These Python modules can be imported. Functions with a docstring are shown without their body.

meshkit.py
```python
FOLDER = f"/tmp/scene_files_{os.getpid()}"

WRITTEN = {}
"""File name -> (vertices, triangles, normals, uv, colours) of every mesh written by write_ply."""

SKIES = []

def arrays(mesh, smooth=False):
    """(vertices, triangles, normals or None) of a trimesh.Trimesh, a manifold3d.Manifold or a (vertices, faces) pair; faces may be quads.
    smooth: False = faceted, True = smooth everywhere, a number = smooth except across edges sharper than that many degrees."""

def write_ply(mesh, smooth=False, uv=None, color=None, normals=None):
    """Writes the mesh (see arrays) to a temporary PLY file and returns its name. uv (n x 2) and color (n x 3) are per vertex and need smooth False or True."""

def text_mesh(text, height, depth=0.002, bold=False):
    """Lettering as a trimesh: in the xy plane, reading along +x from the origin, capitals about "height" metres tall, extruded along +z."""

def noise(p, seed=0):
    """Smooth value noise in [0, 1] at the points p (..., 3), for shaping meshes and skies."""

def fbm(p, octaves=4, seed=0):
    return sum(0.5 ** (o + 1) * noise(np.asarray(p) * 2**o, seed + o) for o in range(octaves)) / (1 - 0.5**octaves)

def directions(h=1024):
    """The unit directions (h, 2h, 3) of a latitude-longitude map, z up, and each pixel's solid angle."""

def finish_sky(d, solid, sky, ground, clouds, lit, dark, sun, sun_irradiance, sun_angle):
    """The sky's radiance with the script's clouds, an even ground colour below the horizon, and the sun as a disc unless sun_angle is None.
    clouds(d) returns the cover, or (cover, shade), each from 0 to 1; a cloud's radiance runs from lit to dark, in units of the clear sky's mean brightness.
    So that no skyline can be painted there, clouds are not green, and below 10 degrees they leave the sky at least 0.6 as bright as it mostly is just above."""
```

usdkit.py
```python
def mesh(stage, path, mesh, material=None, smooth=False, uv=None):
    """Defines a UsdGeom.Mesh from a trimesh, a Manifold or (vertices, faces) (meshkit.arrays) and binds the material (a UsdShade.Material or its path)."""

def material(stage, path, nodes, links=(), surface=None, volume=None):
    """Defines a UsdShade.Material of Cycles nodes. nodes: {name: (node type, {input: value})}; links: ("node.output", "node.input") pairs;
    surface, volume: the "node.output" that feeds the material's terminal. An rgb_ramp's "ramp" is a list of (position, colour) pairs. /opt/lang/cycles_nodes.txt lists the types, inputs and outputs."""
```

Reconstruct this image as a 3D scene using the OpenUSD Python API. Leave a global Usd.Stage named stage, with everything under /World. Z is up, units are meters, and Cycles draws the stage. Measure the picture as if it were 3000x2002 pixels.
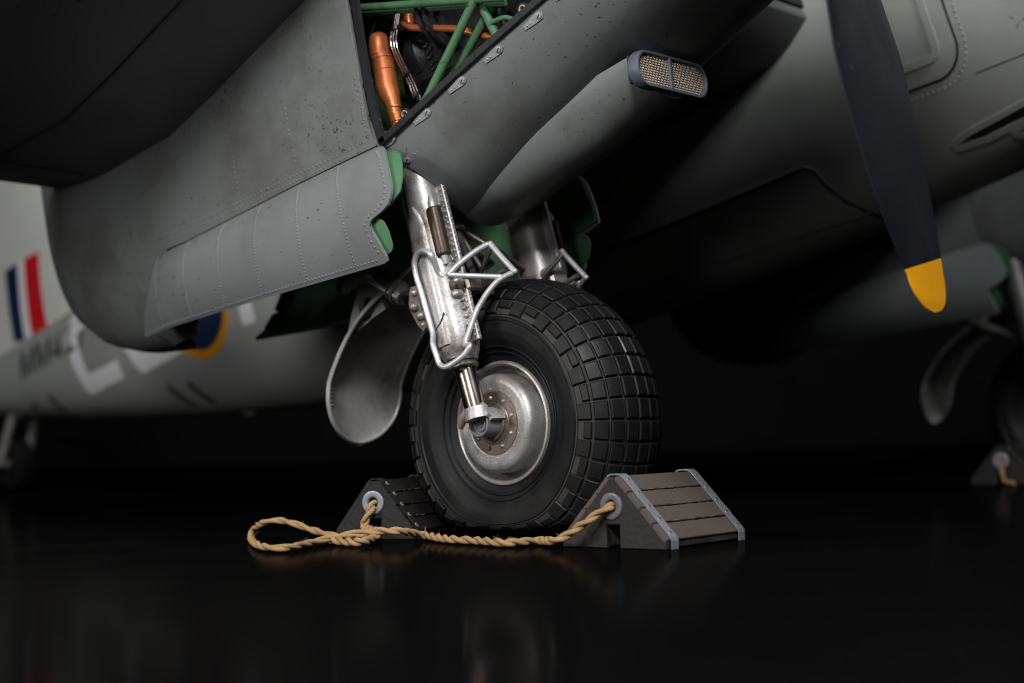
import math, numpy as np, trimesh, usdkit, meshkit
from pxr import Usd, UsdGeom, UsdLux, UsdShade, Gf, Sdf
from shapely.geometry import Polygon, Point, LineString, box as sbox
from shapely import affinity

S = 1 / 32.0            # everything is laid out in full-size metres and written at 1:32, the size of the model
stage = Usd.Stage.CreateInMemory()
UsdGeom.SetStageUpAxis(stage, 'Z'); UsdGeom.SetStageMetersPerUnit(stage, 1.0)
UsdGeom.Xform.Define(stage, '/World'); UsdGeom.Scope.Define(stage, '/World/Looks')
rng = np.random.default_rng(7)

# ------------------------------------------------------------------ camera
CAM = np.array([3.713, -4.370, .382]); YAW, PIT, ROLL, FPX = math.radians(130.962), .054, math.radians(-1.573), 4660.
Fw = np.array([math.cos(PIT) * math.cos(YAW), math.cos(PIT) * math.sin(YAW), math.sin(PIT)])
Rt = np.cross(Fw, [0, 0, 1]); Rt /= np.linalg.norm(Rt); Up = np.cross(Rt, Fw)
Rt, Up = math.cos(ROLL) * Rt + math.sin(ROLL) * Up, -math.sin(ROLL) * Rt + math.cos(ROLL) * Up
cam = UsdGeom.Camera.Define(stage, '/World/camera')
M = Gf.Matrix4d(*[float(x) for r in ((*Rt, 0), (*Up, 0), (*-Fw, 0), (*(CAM * S), 1)) for x in r])
cam.AddTransformOp().Set(M)
cam.CreateHorizontalApertureAttr(36.0); cam.CreateVerticalApertureAttr(36.0 * 683 / 1024)
cam.CreateFocalLengthAttr(36.0 * FPX / 3000)
cam.CreateFStopAttr(34.0); cam.CreateFocusDistanceAttr(5.35 * S)
cam.CreateClippingRangeAttr(Gf.Vec2f(0.005, 50))
cam.CreateExposureAttr(-.16)

# ------------------------------------------------------------------ lamps (studio soft boxes round a dark table)
def rect_light(name, pos, target, w, h, inten, col=(1, 1, 1)):
    L = UsdLux.RectLight.Define(stage, '/World/' + name)
    p, t = np.array(pos, float), np.array(target, float)
    z = p - t; z /= np.linalg.norm(z); x = np.cross([0, 0, 1.], z); x /= np.linalg.norm(x); y = np.cross(z, x)
    L.AddTransformOp().Set(Gf.Matrix4d(*[float(c) for r in ((*x, 0), (*y, 0), (*z, 0), (*(p * S), 1)) for c in r]))
    L.CreateWidthAttr(w * S); L.CreateHeightAttr(h * S); L.CreateIntensityAttr(inten); L.CreateColorAttr(Gf.Vec3f(*col))
rect_light('left_lamp', (-1.7, -5.3, 2.1), (-.5, 0, 1.0), 1.4, 1.1, 26, (1, .985, .96))
rect_light('low_lamp', (2.4, -6.8, 1.6), (.2, 0, 1.0), 1.2, 1.2, 10, (1, .99, .975))
rect_light('top_lamp', (4.8, -7.5, 6.2), (.0, 0, 1.0), 2.0, 2.0, 72, (1, .99, .975))
rect_light('front_lamp', (8.6, -1.2, 9.4), (.2, 0.3, .9), 2.6, 2.6, 42, (.97, .985, 1))

# ------------------------------------------------------------------ frames and helpers
AL = math.radians(11.5)
BM = np.array([[math.cos(AL), 0, -math.sin(AL)], [0, 1, 0], [math.sin(AL), 0, math.cos(AL)]])   # aircraft axes -> room axes
def W(p): return np.asarray(p, float) @ BM.T
def B(p): return np.asarray(p, float) @ BM
def ray(px, py): return Fw + Rt * (px - 1500) / FPX - Up * (py - 1001) / FPX
def Q(px, py, y):                                  # the point of the photograph at sideways distance y, room axes
    d = ray(px, py); return CAM + d * (y - CAM[1]) / d[1]
def QX(px, py, x):
    d = ray(px, py); return CAM + d * (x - CAM[0]) / d[0]
def QB(px, py, y): return B(Q(px, py, y))
def floor_at(px, py, z=0.):
    d = ray(px, py); return CAM + d * (z - CAM[2]) / d[2]

class MB:
    def __init__(s): s.v, s.f, s.n = [], [], 0
    def add(s, v, f):
        v = np.asarray(v, float); f = np.asarray(f, int)
        if f.shape[1] == 4: f = np.vstack([f[:, [0, 1, 2]], f[:, [0, 2, 3]]])
        s.v.append(v); s.f.append(f + s.n); s.n += len(v); return s
    def tm(s, t, T=None):
        v = np.array(t.vertices)
        if T is not None: v = v @ T[:3, :3].T + T[:3, 3]
        return s.add(v, np.array(t.faces))
    def get(s): return np.vstack(s.v), np.vstack(s.f)
    def body(s):
        s.v = [W(v) for v in s.v]; return s
    def shift(s, d):
        s.v = [v + np.asarray(d, float) for v in s.v]; return s

used = {}
def numbered(path):
    k = used.get(path, -1) + 1; used[path] = k
    return path if k == 0 else '%s_%03d' % (path, k)
def put(name, mb, m, parent=None, smooth=35, label=None, kind=None):
    base = parent.GetPath().pathString if parent is not None else '/World'
    path = numbered(base + '/' + name)
    v, f = mb.get() if isinstance(mb, MB) else mb
    o = usdkit.mesh(stage, path, (v * S, f), MAT[m], smooth=smooth).GetPrim()
    if label: o.SetCustomDataByKey('label', label)
    if kind: o.SetCustomDataByKey('kind', kind)
    return o
def thing(name, label, cat):
    o = UsdGeom.Xform.Define(stage, numbered('/World/' + name)).GetPrim()
    o.SetCustomDataByKey('label', label); o.SetCustomDataByKey('category', cat); return o
def nrm(a): a = np.asarray(a, float); return a / np.linalg.norm(a)
def frame_of(d, hint=(0, 0, 1)):
    d = nrm(d); h = np.array(hint, float)
    if abs(d @ h) > .95: h = np.array([1., 0, 0])
    a = nrm(np.cross(h, d)); return a, np.cross(d, a), d

def spline(pts, n=8, closed=False):
    P = np.asarray(pts, float); out = []; N = len(P)
    for i in range(N if closed else N - 1):
        p0, p1, p2, p3 = (P[(i + k) % N] if closed else P[min(max(i + k, 0), N - 1)] for k in (-1, 0, 1, 2))
        for t in np.arange(n) / n:
            out.append(.5 * ((2 * p1) + (-p0 + p2) * t + (2 * p0 - 5 * p1 + 4 * p2 - p3) * t * t + (-p0 + 3 * p1 - 3 * p2 + p3) * t ** 3))
    if not closed: out.append(P[-1])
    return np.array(out)
def tube(mb, pts, r, seg=10, closed=False, caps=True):
    P = np.asarray(pts, float); N = len(P); r = np.broadcast_to(r, N).astype(float)
    T = np.roll(P, -1, 0) - np.roll(P, 1, 0) if closed else np.gradient(P, axis=0)
    T /= np.maximum(np.linalg.norm(T, axis=1, keepdims=True), 1e-12)
    a = frame_of(T[0])[0]; rings = []
    an = np.linspace(0, 2 * np.pi, seg, endpoint=False)
    for i in range(N):
        a = a - T[i] * (a @ T[i]); a /= np.linalg.norm(a); b = np.cross(T[i], a)
        rings.append(P[i] + r[i] * (np.outer(np.cos(an), a) + np.outer(np.sin(an), b)))
    v = np.vstack(rings); f = []
    k = np.arange(seg); k2 = (k + 1) % seg
    for i in range(N if closed else N - 1):
        j = (i + 1) % N
        f.append(np.stack([i * seg + k, i * seg + k2, j * seg + k2, j * seg + k], 1))
    f = np.vstack(f); f = np.vstack([f[:, [0, 1, 2]], f[:, [0, 2, 3]]])
    if caps and not closed:
        c0, c1 = len(v), len(v) + 1; v = np.vstack([v, P[0], P[-1]])
        f = np.vstack([f, np.stack([k2, k, k * 0 + c0], 1), np.stack([(N - 1) * seg + k, (N - 1) * seg + k2, k * 0 + c1], 1)])
    return mb.add(v, f)
def rod(mb, a, b, r, seg=12, r2=None): return tube(mb, [a, b], [r, r if r2 is None else r2], seg)
def lathe(mb, prof, org, axis, seg=48, closed=False, ang=None):     # prof: (distance along axis, radius)
    a, b, d = frame_of(axis); prof = np.asarray(prof, float)
    an = np.linspace(0, 2 * np.pi, seg, endpoint=False)
    v = (np.asarray(org, float) + prof[:, None, 0:1] * d + prof[:, None, 1:2] * (np.cos(an)[:, None] * a + np.sin(an)[:, None] * b)).reshape(-1, 3)
    n = len(prof); k = np.arange(seg); k2 = (k + 1) % seg; f = []
    for i in range(n if closed else n - 1):
        j = (i + 1) % n; f.append(np.stack([i * seg + k, i * seg + k2, j * seg + k2, j * seg + k], 1))
    return mb.add(v, np.vstack(f))
def grid_faces(n, m, wrap=False):
    i, j = np.meshgrid(np.arange(n - 1), np.arange(m if wrap else m - 1), indexing='ij'); j2 = (j + 1) % m
    return np.stack([i * m + j, i * m + j2, (i + 1) * m + j2, (i + 1) * m + j], -1).reshape(-1, 4)
def grid_normals(G):
    du, dv = np.gradient(G, axis=0), np.gradient(G, axis=1); n = np.cross(du, dv)
    return n / np.maximum(np.linalg.norm(n, axis=2, keepdims=True), 1e-12)
def shell(mb, G, th):                                # a plate of thickness th under a grid of points
    n, m = G.shape[:2]; N = grid_normals(G); H = G - N * th
    f = grid_faces(n, m); o = n * m
    v = np.vstack([G.reshape(-1, 3), H.reshape(-1, 3)])
    fs = [f, f[:, ::-1] + o]
    idx = np.arange(n * m).reshape(n, m)
    loop = np.concatenate([idx[0, :], idx[1:, -1], idx[-1, -2::-1], idx[-2:0:-1, 0]]); nx = np.roll(loop, -1)
    fs.append(np.stack([nx, loop, loop + o, nx + o], 1))
    return mb.add(v, np.vstack(fs))
def boxm(mb, c, ex, ey, ez, bev=0.0):                # oriented box from centre and three half-extent vectors
    c, ex, ey, ez = (np.asarray(t, float) for t in (c, ex, ey, ez))
    if bev <= 0:
        v = np.array([c + sx * ex + sy * ey + sz * ez for sx in (-1, 1) for sy in (-1, 1) for sz in (-1, 1)])
    else:
        ax = [ex, ey, ez]; L = [np.linalg.norm(e) for e in ax]; v = []
        for sx in (-1, 1):
            for sy in (-1, 1):
                for sz in (-1, 1):
                    s = (sx, sy, sz)
                    for k in range(3):
                        v.append(c + sum(ax[q] * s[q] * (1 if q == k else 1 - bev / L[q]) for q in range(3)))
        v = np.array(v)
    h = trimesh.convex.convex_hull(v); return mb.add(h.vertices, h.faces)
DOME = trimesh.creation.icosphere(subdivisions=1, radius=1.0)
def _dome():
    v, f = np.array(DOME.vertices), np.array(DOME.faces); keep = (v[f][:, :, 2].mean(1) > -.05); return v, f[keep]
DV, DF = _dome()
def rivet(mb, p, n, r, h=None):
    a, b, d = frame_of(n); h = r * .6 if h is None else h
    mb.add(np.asarray(p) + DV[:, :1] * r * a + DV[:, 1:2] * r * b + DV[:, 2:] * h * d, DF)
def poly_mesh(poly, size=.06):
    v, f = trimesh.creation.triangulate_polygon(poly, engine='earcut')
    v3 = np.c_[v, np.zeros(len(v))]; v3, f = trimesh.remesh.subdivide_to_size(v3, f, size, max_iter=12)
    m = trimesh.Trimesh(v3, f, process=True); return np.array(m.vertices)[:, :2], np.array(m.faces)
def conform(mb, poly, fn, off, th, size=.06):        # thin plate or print of outline poly laid on the surface fn(u,v)->point,normal
    uv, f = poly_mesh(poly, size); p, n = fn(uv[:, 0], uv[:, 1])
    top, bot = p + n * off, p + n * (off - th); o = len(uv)
    e = np.sort(np.vstack([f[:, [0, 1]], f[:, [1, 2]], f[:, [2, 0]]]), 1); _, inv, cnt = np.unique(e, axis=0, return_inverse=True, return_counts=True)
    de = np.vstack([f[:, [0, 1]], f[:, [1, 2]], f[:, [2, 0]]])[cnt[inv.ravel()] == 1]
    return mb.add(np.vstack([top, bot]), np.vstack([f, f[:, ::-1] + o, np.c_[de[:, 1], de[:, 0], de[:, 0] + o], np.c_[de[:, 1], de[:, 0] + o, de[:, 1] + o]]))
def biggest(p): return max(p.geoms, key=lambda g: g.area) if hasattr(p, 'geoms') else p
def ip(x, xs, ys): return np.interp(x, xs, ys)

# ------------------------------------------------------------------ materials
MAT = {}
def mat(name, base, rough=.5, metal=0., var=.15, vscale=3., tint=None, tintamt=.35, tscale=1.2, specks=0., sscale=26., stretch=(1, 1, 1), speckcol=(.01, .01, .01),
        grain=0., gscale=150., sth=.69, bump=0., bscale=60., spec=.5, rvar=.1, coat=0.):
    nd = {'g': ('geometry', {}), 'm': ('mapping', {'scale': (1 / S, 1 / S, 1 / S)}),
          'n1': ('noise_texture', {'scale': vscale, 'detail': 5., 'roughness': .6}),
          'c1': ('mix_color', {'blend_type': 'mix', 'a': tuple(np.array(base) * (1 - var)), 'b': tuple(np.minimum(np.array(base) * (1 + var), 1))}),
          'p': ('principled_bsdf', {'metallic': metal, 'roughness': rough, 'specular_ior_level': spec, 'coat_weight': coat, 'coat_roughness': .2})}
    lk = [('g.position', 'm.vector'), ('m.vector', 'n1.vector'), ('n1.fac', 'c1.fac')]
    col = 'c1.result'
    if tint is not None:
        nd['n2'] = ('noise_texture', {'scale': tscale, 'detail': 6., 'roughness': .65})
        nd['r2'] = ('map_range', {'from_min': .48, 'from_max': .72, 'to_min': 0., 'to_max': tintamt, 'clamp': True})
        nd['c2'] = ('mix_color', {'b': tint})
        lk += [('m.vector', 'n2.vector'), ('n2.fac', 'r2.value'), ('r2.result', 'c2.fac'), (col, 'c2.a')]; col = 'c2.result'
    if grain:
        nd['n3'] = ('noise_texture', {'scale': gscale, 'detail': 2.})
        nd['r3'] = ('map_range', {'from_min': .3, 'from_max': .7, 'to_min': 1 - grain, 'to_max': 1 + grain})
        nd['c3'] = ('mix_color', {'blend_type': 'multiply', 'fac': 1., 'use_clamp': False})
        lk += [('m.vector', 'n3.vector'), ('n3.fac', 'r3.value'), (col, 'c3.a'), ('r3.result', 'c3.b')]; col = 'c3.result'
    if specks:
        nd['ms'] = ('mapping', {'scale': tuple(np.array(stretch, float))})
        nd['n4'] = ('noise_texture', {'scale': sscale, 'detail': 1., 'roughness': .4})
        nd['n5'] = ('noise_texture', {'scale': 1.3, 'detail': 2.})
        nd['r5'] = ('map_range', {'from_min': .4, 'from_max': .7, 'to_min': .10, 'to_max': 0., 'clamp': True})
        nd['a5'] = ('math', {'math_type': 'subtract'})
        nd['r4'] = ('map_range', {'from_min': sth, 'from_max': sth + .03, 'to_min': 0., 'to_max': specks, 'clamp': True})
        nd['c4'] = ('mix_color', {'b': speckcol})
        lk += [('m.vector', 'ms.vector'), ('ms.vector', 'n4.vector'), ('m.vector', 'n5.vector'), ('n5.fac', 'r5.value'), ('n4.fac', 'a5.value1'), ('r5.result', 'a5.value2'),
               ('a5.value', 'r4.value'), ('r4.result', 'c4.fac'), (col, 'c4.a')]; col = 'c4.result'
    lk.append((col, 'p.base_color'))
    if rvar:
        nd['rr'] = ('map_range', {'from_min': .3, 'from_max': .7, 'to_min': max(rough - rvar, .03), 'to_max': rough + rvar})
        lk += [('n1.fac', 'rr.value'), ('rr.result', 'p.roughness')]
    if bump:
        nd['nb'] = ('noise_texture', {'scale': bscale, 'detail': 4.}); nd['b'] = ('bump', {'strength': bump, 'distance': .004 * S})
        lk += [('m.vector', 'nb.vector'), ('nb.fac', 'b.height'), ('b.normal', 'p.normal')]
    MAT[name] = usdkit.material(stage, '/World/Looks/' + name, nd, lk, surface='p.BSDF')

GREY = (.19, .205, .20)
mat('grey_paint', GREY, .42, var=.10, vscale=2.2, tint=(.095, .085, .073), tintamt=.75, tscale=1.9, specks=.75, sscale=85., sth=.65, grain=.05, gscale=220, bump=.25, bscale=9., spec=.5)
mat('door_paint', (.20, .215, .215), .36, var=.08, vscale=2.5, tint=(.13, .125, .12), tintamt=.5, tscale=2., specks=.8, sscale=80., sth=.675, stretch=(.4, 1, 1.2), grain=.05, gscale=220, spec=.5)
mat('cowl_paint', (.17, .185, .182), .42, var=.10, vscale=2.6, tint=(.085, .075, .062), tintamt=.75, tscale=2.4, specks=.7, sscale=70., sth=.675, grain=.06, gscale=220, bump=.25, bscale=9.)
mat('fuselage_paint', (.37, .39, .365), .42, var=.08, vscale=1.4, tint=(.20, .19, .17), tintamt=.5, tscale=1.3, specks=.5, sscale=40.)
mat('fin_paint', (.68, .70, .65), .5, var=.08, vscale=1.2)
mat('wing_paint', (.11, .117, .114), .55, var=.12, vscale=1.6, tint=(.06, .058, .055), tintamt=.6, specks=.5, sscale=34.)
mat('latch_metal', (.42, .43, .45), .45, metal=.5, grain=.15, gscale=120)
mat('silver', (.46, .44, .43), .46, metal=.6, var=.22, vscale=7., tint=(.07, .048, .033), tintamt=1., tscale=6.5, specks=.8, sscale=55., grain=.30, gscale=300., bump=.25, bscale=90.)
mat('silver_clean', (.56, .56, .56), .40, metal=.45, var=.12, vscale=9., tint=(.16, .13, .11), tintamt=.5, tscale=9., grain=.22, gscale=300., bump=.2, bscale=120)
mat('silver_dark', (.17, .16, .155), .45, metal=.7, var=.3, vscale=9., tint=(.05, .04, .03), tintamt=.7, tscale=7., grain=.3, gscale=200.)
mat('hub_silver', (.48, .465, .455), .44, metal=.6, var=.12, vscale=5., tint=(.16, .105, .075), tintamt=.7, tscale=6., grain=.25, gscale=320, bump=.15, bscale=100)
mat('grimy_silver', (.20, .165, .14), .48, metal=.65, var=.3, vscale=12., tint=(.06, .04, .028), tintamt=.8, tscale=9., grain=.3, gscale=250, bump=.3, bscale=60)
mat('primer_grey', (.20, .20, .205), .55, metal=.2, var=.12, vscale=8., grain=.12, gscale=200)
mat('guard_metal', (.56, .545, .53), .42, metal=.45, var=.25, vscale=4., tint=(.12, .09, .075), tintamt=.65, tscale=5., grain=.2, gscale=250, bump=.2, bscale=40.)
mat('chrome', (.25, .22, .195), .22, metal=1., var=.15, vscale=8., rvar=.04)
mat('brown_paint', (.055, .034, .020), .42, metal=.3, var=.2, vscale=14., grain=.3, gscale=300)
mat('tyre_rubber', (.008, .008, .0085), .50, spec=.22, var=.2, vscale=6., grain=.12, gscale=300, bump=.1, bscale=120, tint=(.05, .046, .042), tintamt=.35, tscale=4.)
mat('groove_dust', (.034, .030, .026), .7, var=.3, vscale=9.)
mat('tread_rubber', (.009, .009, .0095), .45, spec=.3, var=.25, vscale=7., tint=(.026, .023, .021), tintamt=.45, tscale=4.5, grain=.1, gscale=260)
mat('green_paint', (.085, .205, .10), .5, var=.15, vscale=6., tint=(.05, .085, .04), tintamt=.6, tscale=7., specks=.6, sscale=60., grain=.1)
mat('green_wall', (.09, .17, .055), .6, var=.25, vscale=5., tint=(.02, .04, .015), tintamt=.7)
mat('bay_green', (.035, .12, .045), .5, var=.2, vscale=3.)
mat('copper', (.50, .15, .05), .42, metal=.5, var=.2, vscale=8., tint=(.16, .05, .022), tintamt=.6, tscale=7., grain=.25, gscale=260, bump=.2, bscale=140)
mat('black_part', (.012, .012, .013), .38, var=.3, vscale=12., grain=.3, gscale=200, bump=.4, bscale=60)
mat('frame_black', (.014, .015, .018), .45, var=.3, specks=.5, sscale=70., speckcol=(.25, .24, .21))
mat('pipe_steel', (.62, .60, .60), .22, metal=1., var=.1)
mat('intake_blue', (.10, .125, .165), .5, metal=.15, var=.12, vscale=12., grain=.1)
mat('mesh_bronze', (.55, .46, .37), .45, metal=.5, var=.15)
mat('blade_black', (.005, .0065, .010), .55, var=.25, vscale=3., spec=.3, specks=.4, sscale=40., sth=.72, speckcol=(.12, .13, .15), bump=.1, bscale=60.)
mat('yellow_paint', (.74, .32, .009), .32, var=.05)
mat('navy_paint', (.010, .022, .070), .5, var=.1)
mat('white_paint', (.88, .87, .89), .5, var=.05)
mat('red_paint', (.68, .012, .025), .45, var=.05)
mat('faded_red', (.80, .20, .17), .45, var=.05)
mat('stencil_dark', (.07, .075, .07), .55, var=.1)
mat('seam_dark', (.008, .008, .008), .6, var=.1)
mat('chock_wood', (.016, .0122, .010), .60, var=.22, vscale=4., tint=(.10, .078, .066), tintamt=.5, tscale=5., grain=.12, gscale=200, bump=.5, bscale=60.)
mat('chock_plank', (.088, .070, .060), .52, var=.16, vscale=4., tint=(.06, .046, .038), tintamt=.5, tscale=8., grain=.10, gscale=260, bump=.35, bscale=50.)
mat('chipped_wood', (.28, .17, .07), .7, var=.3)
mat('strap_metal', (.27, .30, .345), .42, metal=.45, var=.14, vscale=16., grain=.08, gscale=220)
mat('eyelet_metal', (.16, .165, .185), .45, metal=.5, var=.25, vscale=20., grain=.1)
mat('dark_wood', (.006, .005, .0043), .62, var=.25, vscale=4., grain=.12, gscale=200, bump=.5, bscale=60.)  # near-black tone, used for the rear and far chocks only
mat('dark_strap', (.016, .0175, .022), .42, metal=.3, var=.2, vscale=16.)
mat('screw_metal', (.34, .28, .22), .5, metal=.5, var=.3, vscale=30.)
mat('rope_fibre', (.37, .24, .12), .85, var=.4, vscale=14., tint=(.30, .16, .06), tintamt=.5, tscale=20., spec=.15, rvar=0)
mat('light_dome', (.5, .5, .48), .4)
mat('backdrop_cloth', (.007, .007, .007), .9, var=.1, rvar=0, spec=.1)
MAT['table_gloss'] = usdkit.material(stage, '/World/Looks/table_gloss', {
    'g': ('geometry', {}), 'm': ('mapping', {'scale': (1 / S, 1 / S, 1 / S)}), 'n': ('noise_texture', {'scale': 70., 'detail': 1.}),
    'n2': ('noise_texture', {'scale': 2., 'detail': 3.}), 'r2': ('map_range', {'from_min': .3, 'from_max': .7, 'to_min': .08, 'to_max': .14}),
    'r': ('map_range', {'from_min': .76, 'from_max': .80, 'to_min': 0., 'to_max': 1., 'clamp': True}),
    'c': ('mix_color', {'a': (.003, .003, .003), 'b': (.05, .045, .04)}),
    'd': ('diffuse_bsdf', {}), 'fr': ('fresnel', {'IOR': 1.03}), 'gl': ('glossy_bsdf', {'color': (.27, .26, .25)}), 'x': ('mix_closure', {})},
    [('g.position', 'm.vector'), ('m.vector', 'n.vector'), ('m.vector', 'n2.vector'), ('n2.fac', 'r2.value'), ('r2.result', 'gl.roughness'), ('n.fac', 'r.value'), ('r.result', 'c.fac'), ('c.result', 'd.color'),
     ('fr.fac', 'x.fac'), ('d.BSDF', 'x.closure1'), ('gl.BSDF', 'x.closure2')], surface='x.closure')

# ------------------------------------------------------------------ setting: glossy black table, dark cloth behind
m = MB(); boxm(m, (0, 6, -.15), (22, 0, 0), (0, 20, 0), (0, 0, .15)); put('table_top', m, 'table_gloss', smooth=False, kind='structure')
far = CAM[:2] + 21 * nrm(Fw[:2]); side = np.array([-Fw[1], Fw[0], 0]); side /= np.linalg.norm(side)
m = MB(); boxm(m, (far[0], far[1], 5.), side * 22, nrm([Fw[0], Fw[1], 0]) * .1, (0, 0, 8)); put('backdrop', m, 'backdrop_cloth', smooth=False, kind='structure')

# ================================================================== the aircraft
AC = thing('model_aircraft', 'grey twin engine model aircraft standing on its wheels with an open engine bay', 'model aircraft')

# ---- nacelle skin: section function (aircraft axes, centred on y=0)
NX = [-2.66, -2.63, -2.55, -2.43, -2.24, -2.03, -1.73, -1.3, -.5, .05, .34, .68, .95, 1.33, 1.55]
NW = [.015, .06, .13, .21, .28, .325, .37, .41, .44, .45, .45, .445, .44, .42, .40]
NBz = [2.05, 1.82, 1.59, 1.405, 1.27, 1.19, 1.135, 1.10, 1.10, 1.175, 1.265, 1.37, 1.455, 1.575, 1.70]
NZC = [2.3, 2.2, 2.1, 1.95, 1.82, 1.75, 1.70, 1.66, 1.64, 1.66, 1.70, 1.74, 1.78, 1.86, 1.95]
def nac(x, z):                                       # half width at height z
    w, zb, zc = ip(x, NX, NW), ip(x, NX, NBz), ip(x, NX, NZC)
    t = np.clip((zc - z) / (zc - zb), 0, 1); return w * (1 - t ** 2.3) ** (1 / 2.3)
def nac_ring(x, t):                                  # t: -1 at the hinge side, 0 bottom, as angle
    w, zb, zc = ip(x, NX, NW), ip(x, NX, NBz), ip(x, NX, NZC)
    a = t * np.pi / 2; c, s = np.cos(a), np.sin(a)
    y = w * np.sign(s) * np.abs(s) ** (2 / 2.3); z = zc - (zc - zb) * np.abs(c) ** (2 / 2.3); return np.stack([x + 0 * y, y, z], -1)
def nac_side(x, z):                                  # near side point and outward normal, room axes
    x, z = np.asarray(x, float), np.asarray(z, float); e = 1e-3
    g = lambda X, Z: np.stack([X, -nac(X, Z), Z], -1)
    p = g(x, z); n = np.cross(g(x, z + e) - p, g(x + e, z) - p); n /= np.maximum(np.linalg.norm(n, axis=-1, keepdims=True), 1e-12)
    n = np.where(n[..., 1:2] > 0, -n, n); return W(p), W(n)
HZ = 1.44                                            # hinge height
def aft_nacelle(mb, dy):
    for sgn in (-1, 1):
        xs = np.linspace(-1.76 if sgn < 0 else -1.44, -.05, 34); G = []
        for x in xs:
            hz = HZ + max(0, -1.2 - x) * .06 - .32 * np.clip(((-1.38 if sgn < 0 else -1.62) - x) / .14, 0, 1) ** .8
            z = np.r_[np.linspace(2.45, 1.75, 6), np.linspace(1.70, hz, 10)]
            G.append(np.stack([x + 0 * z, sgn * nac(x, z) + dy, z], -1))
        G = np.array(G); G = G if sgn > 0 else G[::-1]
        shell(mb, W(G), .018)
    G = []
    xs = np.r_[np.linspace(-2.66, -2.35, 16), np.linspace(-2.3, -1.745, 12)]
    for x in xs:
        r = nac_ring(x, np.linspace(-1, 1, 41)); a = r[0] + np.linspace(1, 0, 6)[:-1, None] * (np.array([0, 0, 2.5 - r[0, 2]])); b = r[-1] + np.linspace(0, 1, 6)[1:, None] * np.array([0, 0, 2.5 - r[-1, 2]])
        G.append(np.vstack([a, r, b]) + [0, dy, 0])
    G = np.array(G); k = np.clip(np.linspace(-2.2, 2.2, G.shape[1] - 16), 0, 1); k = np.r_[np.zeros(8), k, np.ones(8)]
    xe = -1.745 - .26 * k; X = G[:, :, 0]; X1 = np.where(X > -2.3, -2.3 + (X + 2.3) * (xe + 2.3) / (-1.745 + 2.3), X)
    for j in range(G.shape[1]):                      # follow the skin while the edge is drawn back
        s_ = ip(X1[:, j], NX, NW) / np.maximum(ip(X[:, j], NX, NW), 1e-6); b0, b1 = ip(X[:, j], NX, NBz), ip(X1[:, j], NX, NBz)
        G[:, j, 1] = (G[:, j, 1] - dy) * s_ + dy; G[:, j, 2] = np.where(G[:, j, 2] < 2.2, G[:, j, 2] + (b1 - b0) * np.clip((2.2 - G[:, j, 2]) / (2.2 - b0), 0, 1), G[:, j, 2])
    G[:, :, 0] = X1
    mb.add(W(G.reshape(-1, 3)), grid_faces(*G.shape[:2])); return mb
nacelle = put('nacelle', aft_nacelle(MB(), 0), 'grey_paint', AC)
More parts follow.
